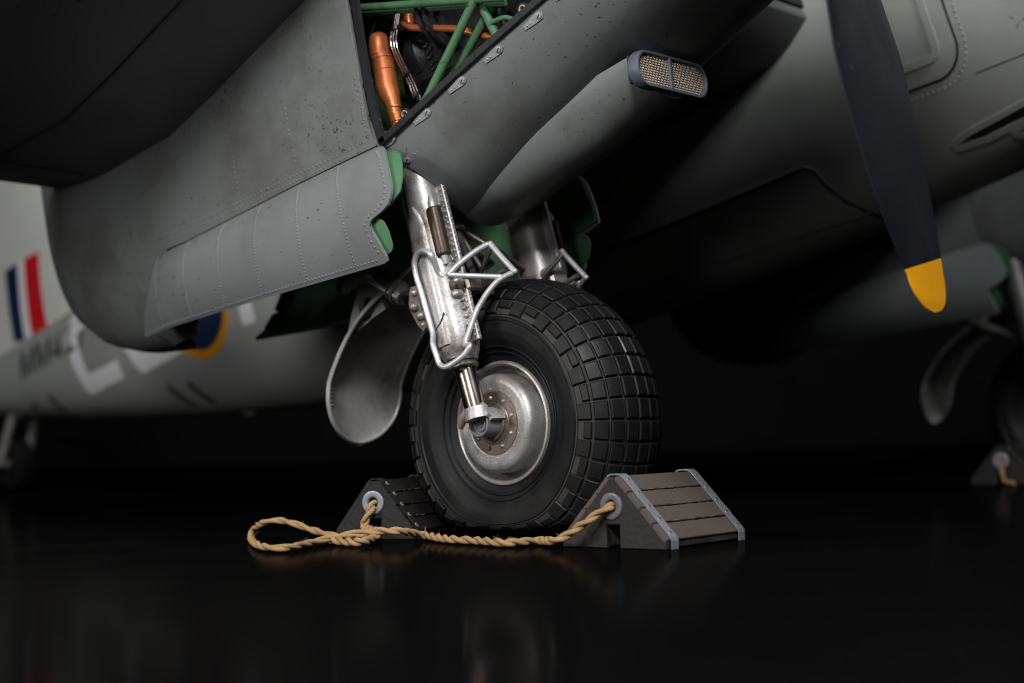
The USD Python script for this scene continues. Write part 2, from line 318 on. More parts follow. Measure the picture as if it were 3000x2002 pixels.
# bay bulkheads and inner walls
m = MB()
def bulkhead(mb, x, z0, z1, k=.97):
    zz = np.linspace(z0, z1, 16); R_ = np.vstack([np.c_[-nac(x, zz) * k, zz], np.c_[nac(x, zz[::-1]) * k, zz[::-1]]])
    e = trimesh.creation.extrude_polygon(Polygon(R_).buffer(0), .012, engine='earcut'); v = e.vertices; mb.add(W(np.stack([x + v[:, 2], v[:, 0], v[:, 1]], 1)), e.faces)
bulkhead(m, -2.06, ip(-2.06, NX, NBz) + .02, 2.3); bulkhead(m, -.46, 1.50, 2.4)
boxm(m, W((-1.1, 0, 2.1)), W((.62, 0, 0)), W((0, .36, 0)), W((0, 0, .01)))
put('wheel_bay_wall', m, 'bay_green', AC, smooth=False)

# rivets on the aft nacelle
def side_rivets(mb, line, fn, r=.0045, gap=.021):
    L = np.asarray(line, float); d = np.r_[0, np.cumsum(np.linalg.norm(np.diff(L, axis=0), axis=1))]
    s = np.arange(0, d[-1], gap); u, v = ip(s, d, L[:, 0]), ip(s, d, L[:, 1])
    p, n = fn(u, v)
    for a, b in zip(p, n): rivet(mb, a, b, r)
def hit_nac(px, py):                                 # where the photograph's ray meets the nacelle skin
    d, c = B(ray(px, py)), B(CAM); t = np.linspace(3, 9, 6000)[:, None]; P3 = c + t * d
    ins = (np.abs(P3[:, 1]) < nac(P3[:, 0], P3[:, 2])) & (P3[:, 2] < 2.4) & (P3[:, 2] > ip(P3[:, 0], NX, NBz)) & (P3[:, 0] < 1.55); i = int(np.argmax(ins))
    return P3[i] if ins.any() else None
def pxl(pts, y=-.43):
    h = [hit_nac(px, py) for px, py in pts]; return [(q[0], q[2]) for q in h if q is not None]
def smart_rivets(mb, pts, r=.0055, gap=.021):        # a row that follows the skin, whichever way it faces
    L = np.array([q for q in (hit_nac(px, py) for px, py in spline(pts, 8)) if q is not None]); d = np.r_[0, np.cumsum(np.linalg.norm(np.diff(L, axis=0), axis=1))]
    for s_ in np.arange(0, d[-1], gap):
        q = np.array([ip(s_, d, L[:, k]) for k in range(3)]); e = 2e-3
        F_ = lambda q: (abs(q[1]) / ip(q[0], NX, NW)) ** 2.3 + max((ip(q[0], NX, NZC) - q[2]) / (ip(q[0], NX, NZC) - ip(q[0], NX, NBz)), 0) ** 2.3
        n = np.array([F_(q + e * ax) - F_(q - e * ax) for ax in np.eye(3)]); rivet(mb, W(q), W(nrm(n)), r)
m = MB()
hl = pxl([(480, 718), (700, 620), (900, 527), (1000, 480), (1085, 440)], -.42)
side_rivets(m, [(x, z + .012) for x, z in hl], nac_side, .0048, .022)
side_rivets(m, [(x + .011, z + .032) for x, z in hl], nac_side, .0048, .022)
for ln in ([(655, 235), (662, 330), (675, 430), (690, 520), (700, 580)], [(835, 320), (848, 400), (862, 455), (868, 490)], [(806, 95), (815, 160)], [(540, 560), (550, 640), (556, 660)],
           [(1052, 250), (1062, 330), (1075, 400)], [(1040, 230), (1050, 300)]):
    side_rivets(m, pxl(ln), nac_side, .0049, .021)
side_rivets(m, pxl([(540, 450), (640, 370), (760, 290), (830, 245)]), nac_side, .0036, .024)
put('rivet_rows', m, 'grey_paint', nacelle, kind='stuff')

# ---- open wheel-bay doors
def door_grid(sgn, xa=-1.68, xb=.16, n=44, k=26):
    G = []
    for x in np.linspace(xa, xb, n):
        u = (x - xa) / (xb - xa); wy = nac(x, HZ)
        h0 = np.array([wy - .004, HZ - .003 + max(0, -1.2 - x) * .05])
        lo = np.array([ip(x, [-1.68, -1.4, -.7, 0], [.30, .37, .45, .50]), ip(x, [-1.68, 0], [1.165, .985])])
        out = np.array([.085, .03]) * (.35 + .65 * min(1, (x - xa) / .5))
        c1 = h0 + (lo - h0) * .30 + out * np.array([1.45, 1.2]); c2 = h0 + (lo - h0) * .68 + out * np.array([1.25, .4])
        t = np.linspace(0, 1, k)[:, None]; p = (1 - t) ** 3 * h0 + 3 * t * (1 - t) ** 2 * c1 + 3 * t * t * (1 - t) * c2 + t ** 3 * lo
        G.append(np.stack([np.full(k, x), sgn * p[:, 0], p[:, 1]], -1))
    return np.array(G)
def door_fn(sgn):
    G = door_grid(sgn); X = G[:, 0, 0]; K = G.shape[1]
    N = grid_normals(G) * (1 if sgn > 0 else 1); N = np.where((N[..., 1:2] * sgn) < 0, -N, N)
    def fn(u, v):                                    # u along x, v in 0..1 from hinge to lower edge
        i = np.clip((np.asarray(u) - X[0]) / (X[-1] - X[0]) * (len(X) - 1), 0, len(X) - 1.001); j = np.clip(np.asarray(v) * (K - 1), 0, K - 1.001)
        a, b = i.astype(int), j.astype(int); fa, fb = (i - a)[..., None], (j - b)[..., None]
        g = lambda A: (A[a, b] * (1 - fa) * (1 - fb) + A[a + 1, b] * fa * (1 - fb) + A[a, b + 1] * (1 - fa) * fb + A[a + 1, b + 1] * fa * fb)
        n = g(N); return W(g(G)), W(n / np.linalg.norm(n, axis=-1, keepdims=True))
    return fn
# outline (x, v): rounded upper front corner, notch, pointed lower front corner
DOOR = Polygon([(-1.68, .98), (-1.60, .775), (-1.46, .52), (-1.37, .16), (-1.31, 0), (-.12, 0), (-.06, .003), (-.01, .04), (.027, .11), (.052, .20), (.074, .29), (.09, .38), (.102, .475), (.104, .52), (.101, .565), (.093, .60), (.078, .636), (.05, .66), (.021, .674), (-.008, .688), (-.022, .705), (-.028, .73), (-.025, .765), (-.012, .862), (-.007, .96), (-.012, .99), (-.03, 1.0), (-1.67, 1.0)])
def door(sgn, name='bay_door', dy=0., lab=None):
    fn = door_fn(sgn); sh = .085 if sgn > 0 else 0.
    f2 = (lambda u, v: (lambda r: (r[0] + [0, dy, 0], r[1]))(fn(np.asarray(u) + sh * (np.asarray(u) + 1.68) / 1.68, v)))
    m = MB(); conform(m, DOOR, f2, .0, .012, .05); d = put(name, m, 'door_paint', AC, label=lab)
    for lobe in ([(-1.2 if sgn < 0 else -1.5, .06), (-.03, .06), (.05, .10), (.105, .20), (.13, .33), (.138, .45), (.125, .56), (.07, .63), (.0, .66), (-.07, .67), (-1.2 if sgn < 0 else -1.6, .67)], [(-1.2 if sgn < 0 else -1.6, .67), (-.01, .67), (.02, .72), (.03, .80), (.024, .90), (.01, .945), (-.06, .955), (-1.2 if sgn < 0 else -1.64, .95)]):
        m = MB(); lp_ = affinity.scale(Polygon(lobe), 1, .45, origin=(0, 0)).buffer(-.03).buffer(.03); lp_ = affinity.scale(biggest(lp_), 1, 1 / .45, origin=(0, 0)); conform(m, lp_, f2, -.022, .006, .06); put('inner_skin', m, 'green_paint' if dy == 0 else 'bay_green', d)  # far engine lining gets a darker green, its shade put into the colour
    return d, fn
d1, dfn = door(-1)
m = MB()
for x0, x1 in ((-1.42, -1.50), (-1.17, -1.26), (-.93, -1.01), (-.69, -.755), (-.45, -.46), (-.23, -.17)):
    vs = np.linspace(.07, .95, 33); us = x0 + (x1 - x0) * (vs - .2) + .05 * np.sin(vs * 3)
    p, n = dfn(us, vs)
    for a, b in zip(p, n): rivet(m, a, b, .0046)
us = np.arange(-1.6, -.05, .02); p, n = dfn(us, us * 0 + .965)
for a, b in zip(p, n): rivet(m, a, b, .0048)
us = np.arange(-1.3, -.12, .02); p, n = dfn(us, us * 0 + .035)
for a, b in zip(p, n): rivet(m, a, b, .0036)
for ln in ([(-.02, .1), (.03, .22), (.062, .38), (.075, .48), (.07, .57), (.045, .62), (-.02, .66), (-.05, .70), (-.052, .77), (-.038, .88), (-.03, .94)],):
    side_rivets(m, [(u, v * .45) for u, v in ln], lambda u, v: dfn(u, v / .45), .0058, .019)
put('rivet_rows', m, 'door_paint', d1, kind='stuff')
d2, _ = door(1, lab='door on the far side of the wheel bay, green inside')

# ---- lower engine cowl
def cowl_edge(z): return float(ip(z, [1.14, 1.20, 1.28, 1.375, 1.45, 1.6], [.05, .06, .085, .035, -.045, -.045]))
def cowl_top(x): return HZ + .012 + (x + .04) * .243
def cowl(mb, dy=0., full=False):
    G = []
    for u in np.linspace(0, 1, 46):
        x1 = -.045 + u * 1.60
        zt = cowl_top(x1) if not full else 2.3
        w, zb, zc = (ip(x1, NX, q) for q in (NW, NBz, NZC))
        row = nac_ring(max(x1, .05) if x1 < .05 else x1, np.linspace(-1, 1, 49)); row[:, 0] = x1
        # near side: cut at the opening edge, far side carried up into the wing
        pts = row[row[:, 2] < zt] if True else row
        near_z = np.linspace(min(zt, 2.4), zc, 8)[:-1] if zt > zc else None
        near = np.stack([np.full(9, x1), -nac(x1, np.linspace(zt, zt - .001, 9)), np.linspace(zt, zt - .001, 9)], -1)
        full_line = []
        zz = np.linspace(zt, zb + .0005, 400); yy = nac(x1, zz); L = np.stack([-yy, zz], -1)
        d = np.r_[0, np.cumsum(np.linalg.norm(np.diff(L, axis=0), axis=1))]; s = np.linspace(0, d[-1], 26)
        n_ = np.stack([ip(s, d, L[:, 0]), ip(s, d, L[:, 1])], -1)
        zz = np.linspace(zb + .0005, 2.35, 500); yy = nac(x1, zz); L = np.stack([yy, zz], -1)
        d = np.r_[0, np.cumsum(np.linalg.norm(np.diff(L, axis=0), axis=1))]; s = np.linspace(0, d[-1], 34)
        f_ = np.stack([ip(s, d, L[:, 0]), ip(s, d, L[:, 1])], -1)
        ln = np.vstack([n_, f_[1:]])
        G.append(np.c_[np.full(len(ln), x1), ln])
    G = np.array(G)
    # pull the rear edge to its slanted line
    for j in range(G.shape[1]):
        xe = cowl_edge(G[3, j, 2]); x = G[:, j, 0]; G[:, j, 0] = xe + (x - x[0]) * (x[-1] - xe) / (x[-1] - x[0])
    G[:, :, 1] += dy
    return shell(mb, W(G[::-1]), .014)
cw = put('engine_cowl', cowl(MB()), 'cowl_paint', AC)
m = MB(); G = []
for x in np.linspace(-.03, 1.55, 20):
    w_ = ip(x, NX, NW); a = np.linspace(0, np.pi, 25); zt = ip(x, [0, .8, 1.55], [2.72, 2.70, 2.60]); G.append(np.stack([x + 0 * a, -w_ * np.cos(a), 2.27 + (zt - 2.27) * np.sin(a) ** .8], -1))
shell(m, W(np.array(G)), .014); put('shading_upper_cowl', m, 'cowl_paint', AC)  # unseen upper half of the cowl, added to block light reaching the fuselage
# trunk of the air intake along the belly
def trunk(mb, dy=0.):
    G = []
    for x in np.linspace(.045, .955, 30):
        zb = ip(x, [.03, .10, .41, .65, .955], [1.143, 1.143, 1.180, 1.222, 1.305]); hw = ip(x, [.03, .15, .5, .955], [.13, .16, .174, .166]); zt = ip(x, NX, NBz) + .05
        zt = ip(x, [.03, .34, .68, .955], [1.215, 1.315, 1.405, 1.432])
        a = np.linspace(-np.pi / 2, np.pi / 2, 31); c, s = np.cos(a), np.sin(a); e = 2 / 2.1
        flare = 1 + (1 - np.abs(c) ** .6) * (.06 + .16 * np.clip((.5 - x) / .5, 0, 1))
        G.append(np.stack([x + 0 * a, hw * np.sign(s) * np.abs(s) ** e * flare + dy - .022 * np.clip(x / .5, 0, 1), zt - (zt - zb) * np.abs(c) ** e], -1))
    G = np.array(G); a = G[0].mean(0); b = G[-1].mean(0)
    mb.add(W(G.reshape(-1, 3)), grid_faces(*G.shape[:2])); n, k = G.shape[:2]
    for R, o in ((G[0], a), (G[-1], b)):
        mb.add(W(np.vstack([R, o])), np.stack([np.arange(k - 1), np.arange(1, k), np.full(k - 1, k)], 1))
    return mb
tk = put('intake_trunk', trunk(MB()), 'cowl_paint', AC)
# intake mouth: frame, bar, gauze
IC = np.array([.965, -.026, 1.380]); tilt = math.radians(-7)
iy, iz, ix = np.array([0, 1., 0]), np.array([math.sin(tilt) * -1, 0, math.cos(tilt)]), np.array([math.cos(tilt), 0, math.sin(tilt)])
def stadium(hw, hh, n=14):
    a = np.linspace(-np.pi / 2, np.pi / 2, n); r = hh
    return np.vstack([np.c_[hw - r + r * np.cos(a), r * np.sin(a)], np.c_[-(hw - r) - r * np.cos(a), -r * np.sin(a)]])
m = MB(); O, I_ = stadium(.205, .062), stadium(.191, .050); n = len(O); rings = []
for P2, d in ((O * [.98, .95], -.024), (O, -.016), (O, .012), (O * [.985, .965], .020), (I_ * [1.02, 1.05], .020), (I_, .014), (I_, -.02)):
    rings.append(IC + np.outer(P2[:, 0], iy) + np.outer(P2[:, 1], iz) + ix * d)
G = np.array(rings); m.add(W(G.reshape(-1, 3)), grid_faces(7, n, True)); ifr = put('intake_frame', m, 'intake_blue', AC)
m = MB(); boxm(m, W(IC + ix * .014 + iy * -.012), W(iy * .008), W(iz * .054), W(ix * .006), .003); put('centre_bar', m, 'intake_blue', ifr)
m = MB()
for yy in np.arange(-.187, .188, .0085):
    h = .050 * math.sqrt(max(0, 1 - (max(0, abs(yy) - .141) / .050) ** 2)) + .001
    rod(m, W(IC + iy * yy + iz * -h + ix * .008), W(IC + iy * yy + iz * h + ix * .008), .0018, 5)
for zz in np.arange(-.046, .047, .0085):
    h = .141 + math.sqrt(max(0, .0495 ** 2 - zz ** 2)); rod(m, W(IC - iy * h + iz * zz + ix * .0095), W(IC + iy * h + iz * zz + ix * .0095), .0018, 5)
put('wire_gauze', m, 'mesh_bronze', ifr, smooth=True)
m = MB(); boxm(m, W(IC - ix * .03), W(iy * .185), W(iz * .046), W(ix * .004)); put('duct_wall', m, 'seam_dark', ifr, smooth=False)
# latches along the upper edge of the cowl
for k, (px, py, ang, sc) in enumerate([(1563, 62, 0, 1), (1446, 160, 0, 1), (1340, 250, 0, 1), (1238, 343, 0, 1), (1140, 418, 0, .9), (1211, 455, math.pi, .9), (1655, -25, 0, 1)]):
    b = hit_nac(px, py); p, n = nac_side(b[0], b[2]); n = nrm(n)
    d = nrm(W((1, 0, .245))); d = nrm(d - n * (d @ n)); t = np.cross(n, d); d *= math.cos(ang); t *= math.cos(ang)
    prof = Polygon([(-.04, -.006), (.02, -.013), (.036, -.012), (.044, -.004), (.044, .005), (.036, .013), (.02, .014), (-.04, .007)]); prof = affinity.scale(prof, sc, sc, origin=(0, 0))
    m = MB(); e = trimesh.creation.extrude_polygon(prof.buffer(.001), .007, engine='earcut'); v = e.vertices
    m.add(p + np.outer(v[:, 0], d) + np.outer(v[:, 1], t) + np.outer(v[:, 2] - .001, n), e.faces); la = put('latch', m, 'latch_metal', cw)
    m = MB(); lathe(m, [(0, .011), (.003, .0105), (.004, .009), (.004, .0001)], p + d * .029 + n * .006, n, 16); rivet(m, p - d * .026 + n * .006, n, .004); rivet(m, p - d * .012 + n * .006, n, .004)
    put('fastener', m, 'latch_metal', la)
    m = MB(); q = nrm(d + t * .55); boxm(m, p + d * .029 + n * .0101, q * .009, np.cross(n, q) * .0016, n * .0003); put('slot', m, 'seam_dark', la, smooth=False)
# cowl rivets
m = MB()
for ln in ([(1330, 592), (1420, 518), (1500, 448), (1600, 360), (1690, 285), (1760, 228), (1815, 190)], [(1690, -20), (1720, 40), (1760, 85), (1830, 130), (1880, 150)], [(1935, -10), (2000, 42), (2060, 60), (2150, 52)], [(2100, 0), (2040, 80), (1995, 140)]):
    smart_rivets(m, ln, .0048, .02)
put('rivet_rows', m, 'cowl_paint', cw, kind='stuff')

# ---- engine bay: frame of the opening, contents
YB = -.36
m = MB()
e1 = [QB(1025, -40, -.44), QB(1062, 205, -.44), QB(1100, 380, -.44), QB(1114, 424, -.44)]
e2 = [QB(1114, 424, -.44), QB(1350, 207, -.44), QB(1600, -14, -.44), QB(1700, -100, -.44)]
for e, off in ((e1, np.array([.026, 0, .004])), (e2, np.array([-.004, 0, .020]))):
    P3 = spline(e, 6)
    for a, b in zip(P3[:-1], P3[1:]):
        d = b - a; o = off * np.array([1, 0, 1])
        boxm(m, W((a + b) / 2 + o * .4 + [0, .006, 0]), W(d / 2 * 1.02), W((0, .008, 0)), W(o * .6))
fr = put('bay_frame', m, 'frame_black', AC, smooth=False)
for px, py in ((1090, 296), (1190, 336), (1535, 28)):
    p = Q(px, py, -.40); m = MB(); lathe(m, [(-.008, .012), (-.008, .022), (.008, .022), (.008, .012)], p, (0, -1, 0), 20, True); put('lug', m, 'frame_black', fr)
    m = MB(); lathe(m, [(-.002, .0105), (-.002, .014), (.0105, .014), (.0105, .0105)], p, (0, -1, 0), 18, True); put('bush', m, 'mesh_bronze', fr)
m = MB()
for k, (px, py) in enumerate([(1112, 408), (1165, 372), (1222, 320), (1310, 240), (1385, 178), (1450, 118), (1083, 340), (1066, 250)]):
    p = Q(px, py, -.438); lathe(m, [(-.004, .005), (.003, .005), (.003, .0001)], p, (0, -1, 0), 10)
put('frame_bolts', m, 'black_part', fr, kind='stuff')
m = MB(); G = np.array([[(-.44, .30, z), (0, .31, z + .02), (.4, .32, z + .1), (1.0, .33, z + .16)] for z in np.linspace(1.50, 2.35, 6)]); m.add(W(G.reshape(-1, 3)), grid_faces(6, 4))
bulkhead(m, -.44, 1.50, 2.4); boxm(m, W((-.25, .0, 1.50)), W((.19, 0, 0)), W((0, .41, 0)), W((0, 0, .008)))
for y in (-.2, .02): boxm(m, W((-.42, y, 1.95)), W((.015, 0, 0)), W((0, .018, 0)), W((0, 0, .42)))
for z in (1.62, 1.86): boxm(m, W((-.42, -.02, z)), W((.018, 0, 0)), W((0, .36, 0)), W((0, 0, .014)))
put('bay_lining', m, 'green_wall', AC, smooth=False)
# header tank
ax = [Q(1107, 96, -.27), Q(1113, 165, -.275), Q(1121, 178, -.275), Q(1136, 262, -.28), Q(1150, 300, -.285), Q(1158, 335, -.285), Q(1170, 380, -.29), Q(1178, 420, -.29)]
tp, tr = [], []
for a, t in ((0, 0), (.25, 0)): pass
P3 = np.array([ax[0] + (ax[1] - ax[0]) * t for t in (0, .03, .09, .2, .35, .6, .95)] + [ax[2], ax[3]] + [ax[3] + (ax[4] - ax[3]) * t for t in (.4, .8)] + [ax[4], ax[5], ax[5] + (ax[6] - ax[5]) * .15, ax[6], ax[7]])
R3 = [.002, .016, .026, .034, .037, .039, .040, .041, .042, .040, .034, .030, .025, .0235, .0235, .0235]
m = MB(); tube(m, P3, R3, 28); ht = put('header_tank', m, 'copper', AC, smooth=50)
m = MB(); 
for c, r, w_ in ((ax[1], .043, .004), (ax[2], .044, .003), (Q(1128, 212, -.278), .0425, .0025), (Q(1157, 318, -.285), .028, .004), (Q(1166, 358, -.288), .0265, .003)):
    d = nrm(ax[4] - ax[0]); lathe(m, [(-w_, r - .004), (-w_ * .6, r), (w_ * .6, r), (w_, r - .004)], c, d, 28)
put('tank_band', m, 'copper', ht)
def pipe(name, pts, y, r, mt, seg=14, n=6, lab=None):
    ys = np.broadcast_to(y, len(pts)); P3 = spline([Q(px, py, yy) for (px, py), yy in zip(pts, ys)], n)
    m = MB(); tube(m, P3, r, seg); return put(name, m, mt, AC, smooth=60, label=lab)
pipe('coolant_pipe', [(1105, 30), (1140, 42), (1172, 60), (1200, 78), (1230, 83), (1340, 86), (1400, 102), (1470, 112)], [-.2, -.22, -.24, -.25, -.25, -.24, -.22, -.2], .0135, 'copper')
pipe('coolant_pipe', [(1200, 20), (1198, 60), (1204, 100), (1192, 128), (1160, 150)], [-.16] * 5, .017, 'copper')
pipe('mount_tube', [(1000, 28), (1050, 24), (1385, 0), (1480, -8)], -.31, .0145, 'green_paint', n=2)
pipe('mount_tube', [(1000, 48), (1050, 41), (1375, 16), (1480, 8)], -.26, .0125, 'green_paint', n=2)
pipe('mount_tube', [(1245, 300), (1258, 275), (1390, 0), (1400, -22)], -.31, .0165, 'green_paint', n=2)
pipe('mount_tube', [(1290, 300), (1312, 250), (1440, 20), (1450, 0)], -.24, .0165, 'green_paint', n=2)
pipe('mount_tube', [(1400, -15), (1412, 20), (1470, 135), (1490, 170)], -.27, .016, 'green_paint', n=2)
pipe('mount_tube', [(1425, -10), (1450, 40), (1520, 120)], -.2, .014, 'green_paint', n=2)
pipe('bracket_ring', [(1435, 72), (1450, 62), (1480, 52), (1505, 60), (1512, 80)], -.28, .009, 'green_paint', n=6)
pipe('rubber_hose', [(1480, -10), (1468, 30), (1474, 60), (1490, 100)], -.22, .017, 'black_part')
for k in range(6):
    o = (k % 3 - 1) * 8; dy = .012 * (k // 3)
    pipe('steel_pipe', [(1166 + o * .6, 40), (1160 + o * .7, 75), (1153 + o, 110), (1156 + o, 140), (1170 + o, 175), (1186 + o, 205), (1204 + o, 240), (1218 + o * 1.1, 275), (1232 + o * .8, 290 + (o + 8) * .5), (1255, 288 + o * .8), (1280, 272 + o)], [-.27 + dy] * 11, .0035, 'pipe_steel', 7, 5)
for px, py, dx, dy in ((1160, 84, 2, 10), (1193, 218, 5, 9), (1222, 282, 6, 8)):
    m = MB(); d = nrm(Q(px + dx, py + dy, -.27) - Q(px, py, -.27)); lathe(m, [(-.007, .010), (-.007, .0175), (.007, .0175), (.007, .010)], Q(px, py, -.268), d, 18, True); put('pipe_clamp', m, 'black_part', AC)
pipe('ignition_wire', [(1088, 105), (1092, 85), (1104, 66), (1124, 54), (1150, 52)], -.26, .0035, 'black_part', 7)
pipe('ignition_wire', [(1165, 238), (1200, 232), (1225, 212), (1240, 196)], -.22, .003, 'black_part', 7)
# engine block
m = MB(); c = QB(1330, 130, 0.0)
boxm(m, W((c[0] + .18, .0, c[2] + .12)), W((.36, 0, .0)), W((0, .15, 0)), W((0, 0, .30)), .03)
lathe(m, [(-.02, .10), (.0, .14), (.04, .15), (.10, .15), (.13, .12), (.5, .10)], W((c[0] - .14, -.04, c[2] - .02)), W((1, 0, 0)), 32)
eb = put('engine_block', m, 'black_part', AC)
for k in range(11):
    px, py = 1212 + k * 5.5 + (k % 2) * 4, 36 + k * 17
    if 60 < py < 100: continue
    m = MB(); a = Q(px, py, -.2); rod(m, a, a + W((.035, -.01, .004)), .008, 8, .0055); put('bolt_row', m, 'black_part', eb)
for px in (1290, 1310):
    m = MB(); c1 = Q(px, 60, -.16); lathe(m, [(-.008, .08), (-.008, .125), (.008, .125), (.008, .08)], c1, W((1, 0, .1)), 32, True); put('flange_ring', m, 'black_part', eb)

# ---- wing
WXl = [-2.18, -1.95, -1.7, -1.2, -.87, -.31, .1, .42, .52, .56]
WZl = [1.99, 1.93, 1.89, 1.87, 1.93, 2.06, 2.17, 2.30, 2.36, 2.42]
def wing(mb, ya, yb, le=0., steps=8):
    lx = np.array(WXl); lx = np.where(lx > -.5, lx + le * (lx + .5) / 1.06, lx)
    ux = np.array([.5 + le, .2, -.4, -1.2, -1.9, -2.18]); uz = np.array([2.50, 2.58, 2.62, 2.45, 2.16, 2.032]); G = []
    for y in np.linspace(ya, yb, steps):
        dz = .03 * abs(y - 2.49 + 0) * 0 + .022 * (2.49 - y) if y < 2.49 else .022 * (y - 2.49); dz -= .022 * 2.49
        tp = max(0, -.6 - y) * .02
        X = np.r_[lx, ux]; Z = np.r_[WZl, uz]; G.append(np.stack([X * (1 - tp * .6), 0 * X + y, Z + dz], -1))
    G = np.array(G); n, k = G.shape[:2]; mb.add(W(G.reshape(-1, 3)), grid_faces(n, k, True)[:, ::-1])
    for R in (G[0], G[-1]):
        c = R.mean(0); mb.add(W(np.vstack([R, c])), np.stack([np.arange(k), (np.arange(k) + 1) % k, np.full(k, k)], 1))
    return mb
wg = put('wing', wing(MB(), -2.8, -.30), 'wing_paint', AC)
m = MB(); p = spline([(-2.05, -1.6, 1.945), (-2.0, -1.2, 1.94), (-1.6, -.5, 1.865)], 6)
m = MB()
for y in (-.9, -2.2):
    P3 = [(x, y, ip(x, WXl, WZl) - .004 - .022 * y * 1.0 * 0 + .022 * (2.49 - y) - .022 * 2.49) for x in np.linspace(-2.1, -.2, 30)]
    tube(m, W(P3), .0025, 5)
P3 = [(-1.75, y, ip(-1.75, WXl, WZl) - .003 + .022 * -y) for y in np.linspace(-.45, -2.7, 20)]; tube(m, W(P3), .003, 5)
put('panel_seam', m, 'seam_dark', wg)
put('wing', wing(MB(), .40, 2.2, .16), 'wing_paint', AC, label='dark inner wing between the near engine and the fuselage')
m = MB(); prof = [(.50, 2.34), (.545, 2.16), (.565, 2.115), (.562, 2.10), (.545, 2.085), (.46, 2.02), (.34, 1.965), (.1, 1.92), (-.4, 1.885), (-.9, 1.90), (-1.3, 1.93), (-1.3, 2.2), (.2, 2.35)]
G = np.array([[(x, y, z) for x, z in prof] for y in np.linspace(.42, 1.86, 8)]); n, k = G.shape[:2]; m.add(W(G.reshape(-1, 3)), grid_faces(n, k, True)[:, ::-1])
for R in (G[0], G[-1]): m.add(W(np.vstack([R, R.mean(0)])), np.stack([np.arange(k), (np.arange(k) + 1) % k, np.full(k, k)], 1))
rad = put('radiator_housing', m, 'wing_paint', AC)
m = MB(); boxm(m, W((.545, 1.14, 2.24)), W((.006, 0, -.002)), W((0, .70, 0)), W((-.012, 0, .08))); put('radiator_mouth', m, 'seam_dark', rad, smooth=False)
m = MB(); G2 = G * [1, -1, 1] + [0, 4.98, 0]; m.add(W(G2.reshape(-1, 3)), grid_faces(n, k, True))
for R in (G2[0], G2[-1]): m.add(W(np.vstack([R, R.mean(0)])), np.stack([np.arange(k), (np.arange(k) + 1) % k, np.full(k, k)], 1))
put('radiator_housing', m, 'wing_paint', AC, label='radiator housing beyond the fuselage')
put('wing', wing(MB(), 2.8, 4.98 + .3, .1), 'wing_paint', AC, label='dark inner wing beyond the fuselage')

# ---- fuselage
FX = [3.0, 2.9, 2.6, 2.2, 1.7, 1.105, .38, -.47, -2.0, -2.9, -4.3, -6.0, -7.36, -8.3, -8.6]
FB = [1.95, 1.80, 1.58, 1.44, 1.36, 1.305, 1.235, 1.195, 1.185, 1.205, 1.40, 1.76, 2.09, 2.36, 2.45]
FT = [2.05, 2.2, 2.42, 2.62, 2.85, 2.95, 2.95, 2.95, 2.9, 2.85, 2.75, 2.60, 2.52, 2.50, 2.50]
FWd = [.03, .2, .40, .54, .63, .66, .67, .67, .66, .64, .55, .38, .23, .10, .02]
FY = 2.49
def fus_half(x, z):
    b, t, w = ip(x, FX, FB), ip(x, FX, FT), ip(x, FX, FWd); c = (b + t) / 2; h = (t - b) / 2
    return w * np.maximum(1 - np.clip(np.abs(z - c) / h, 0, 1) ** 2.15, 0) ** (1 / 2.15)
def fus_side(x, z):
    x, z = np.asarray(x, float), np.asarray(z, float); e = 2e-3
    g = lambda X, Z: np.stack([X, FY - fus_half(X, Z), Z], -1)
    p = g(x, z); n = np.cross(g(x, z + e) - g(x, z - e), g(x + e, z) - g(x - e, z)); n /= np.maximum(np.linalg.norm(n, axis=-1, keepdims=True), 1e-12)
    n = np.where(n[..., 1:2] > 0, -n, n); return W(p), W(n)
def hit_fus(px, py):                                 # where the photograph's ray meets the fuselage skin, aircraft axes
    d = B(ray(px, py)); c = B(CAM); t = np.linspace(3, 16, 4000)[:, None]; P3 = c + t * d
    ins = (np.abs(P3[:, 1] - FY) < fus_half(P3[:, 0], P3[:, 2])); i = int(np.argmax(ins)); return P3[i] if ins.any() else None
G = []
xs = np.concatenate([np.linspace(a, b, 6)[:-1] for a, b in zip(FX[:-1], FX[1:])] + [[FX[-1]]])
FXs, FBs, FTs, FWs = xs, *(ip(-xs, -np.array(FX), q) for q in (FB, FT, FWd))
FX, FB, FT, FWd = FXs[::-1], FBs[::-1], FTs[::-1], FWs[::-1]
ker = np.array([.25, .5, .25])
for _ in range(3):
    for A in (FB, FT, FWd): A[1:-1] = .25 * A[:-2] + .5 * A[1:-1] + .25 * A[2:]
for x in FX:
    b, t, w = ip(x, FX, FB), ip(x, FX, FT), ip(x, FX, FWd); a = np.linspace(0, 2 * np.pi, 64, endpoint=False); c, s = np.cos(a), np.sin(a); e = 2 / 2.15
    G.append(np.stack([x + 0 * a, FY + w * np.sign(c) * np.abs(c) ** e, (b + t) / 2 + (t - b) / 2 * np.sign(s) * np.abs(s) ** e], -1))
G = np.array(G); m = MB(); m.add(W(G.reshape(-1, 3)), grid_faces(len(G), 64, True)[:, ::-1]); fus = put('fuselage', m, 'fuselage_paint', AC, smooth=True)
def fpoly(pts): 
    h = [hit_fus(*p) for p in pts]; return Polygon([(q[0], q[2]) for q in h if q is not None]).buffer(0)
def biggest(p): return max(p.geoms, key=lambda g: g.area) if hasattr(p, 'geoms') else p
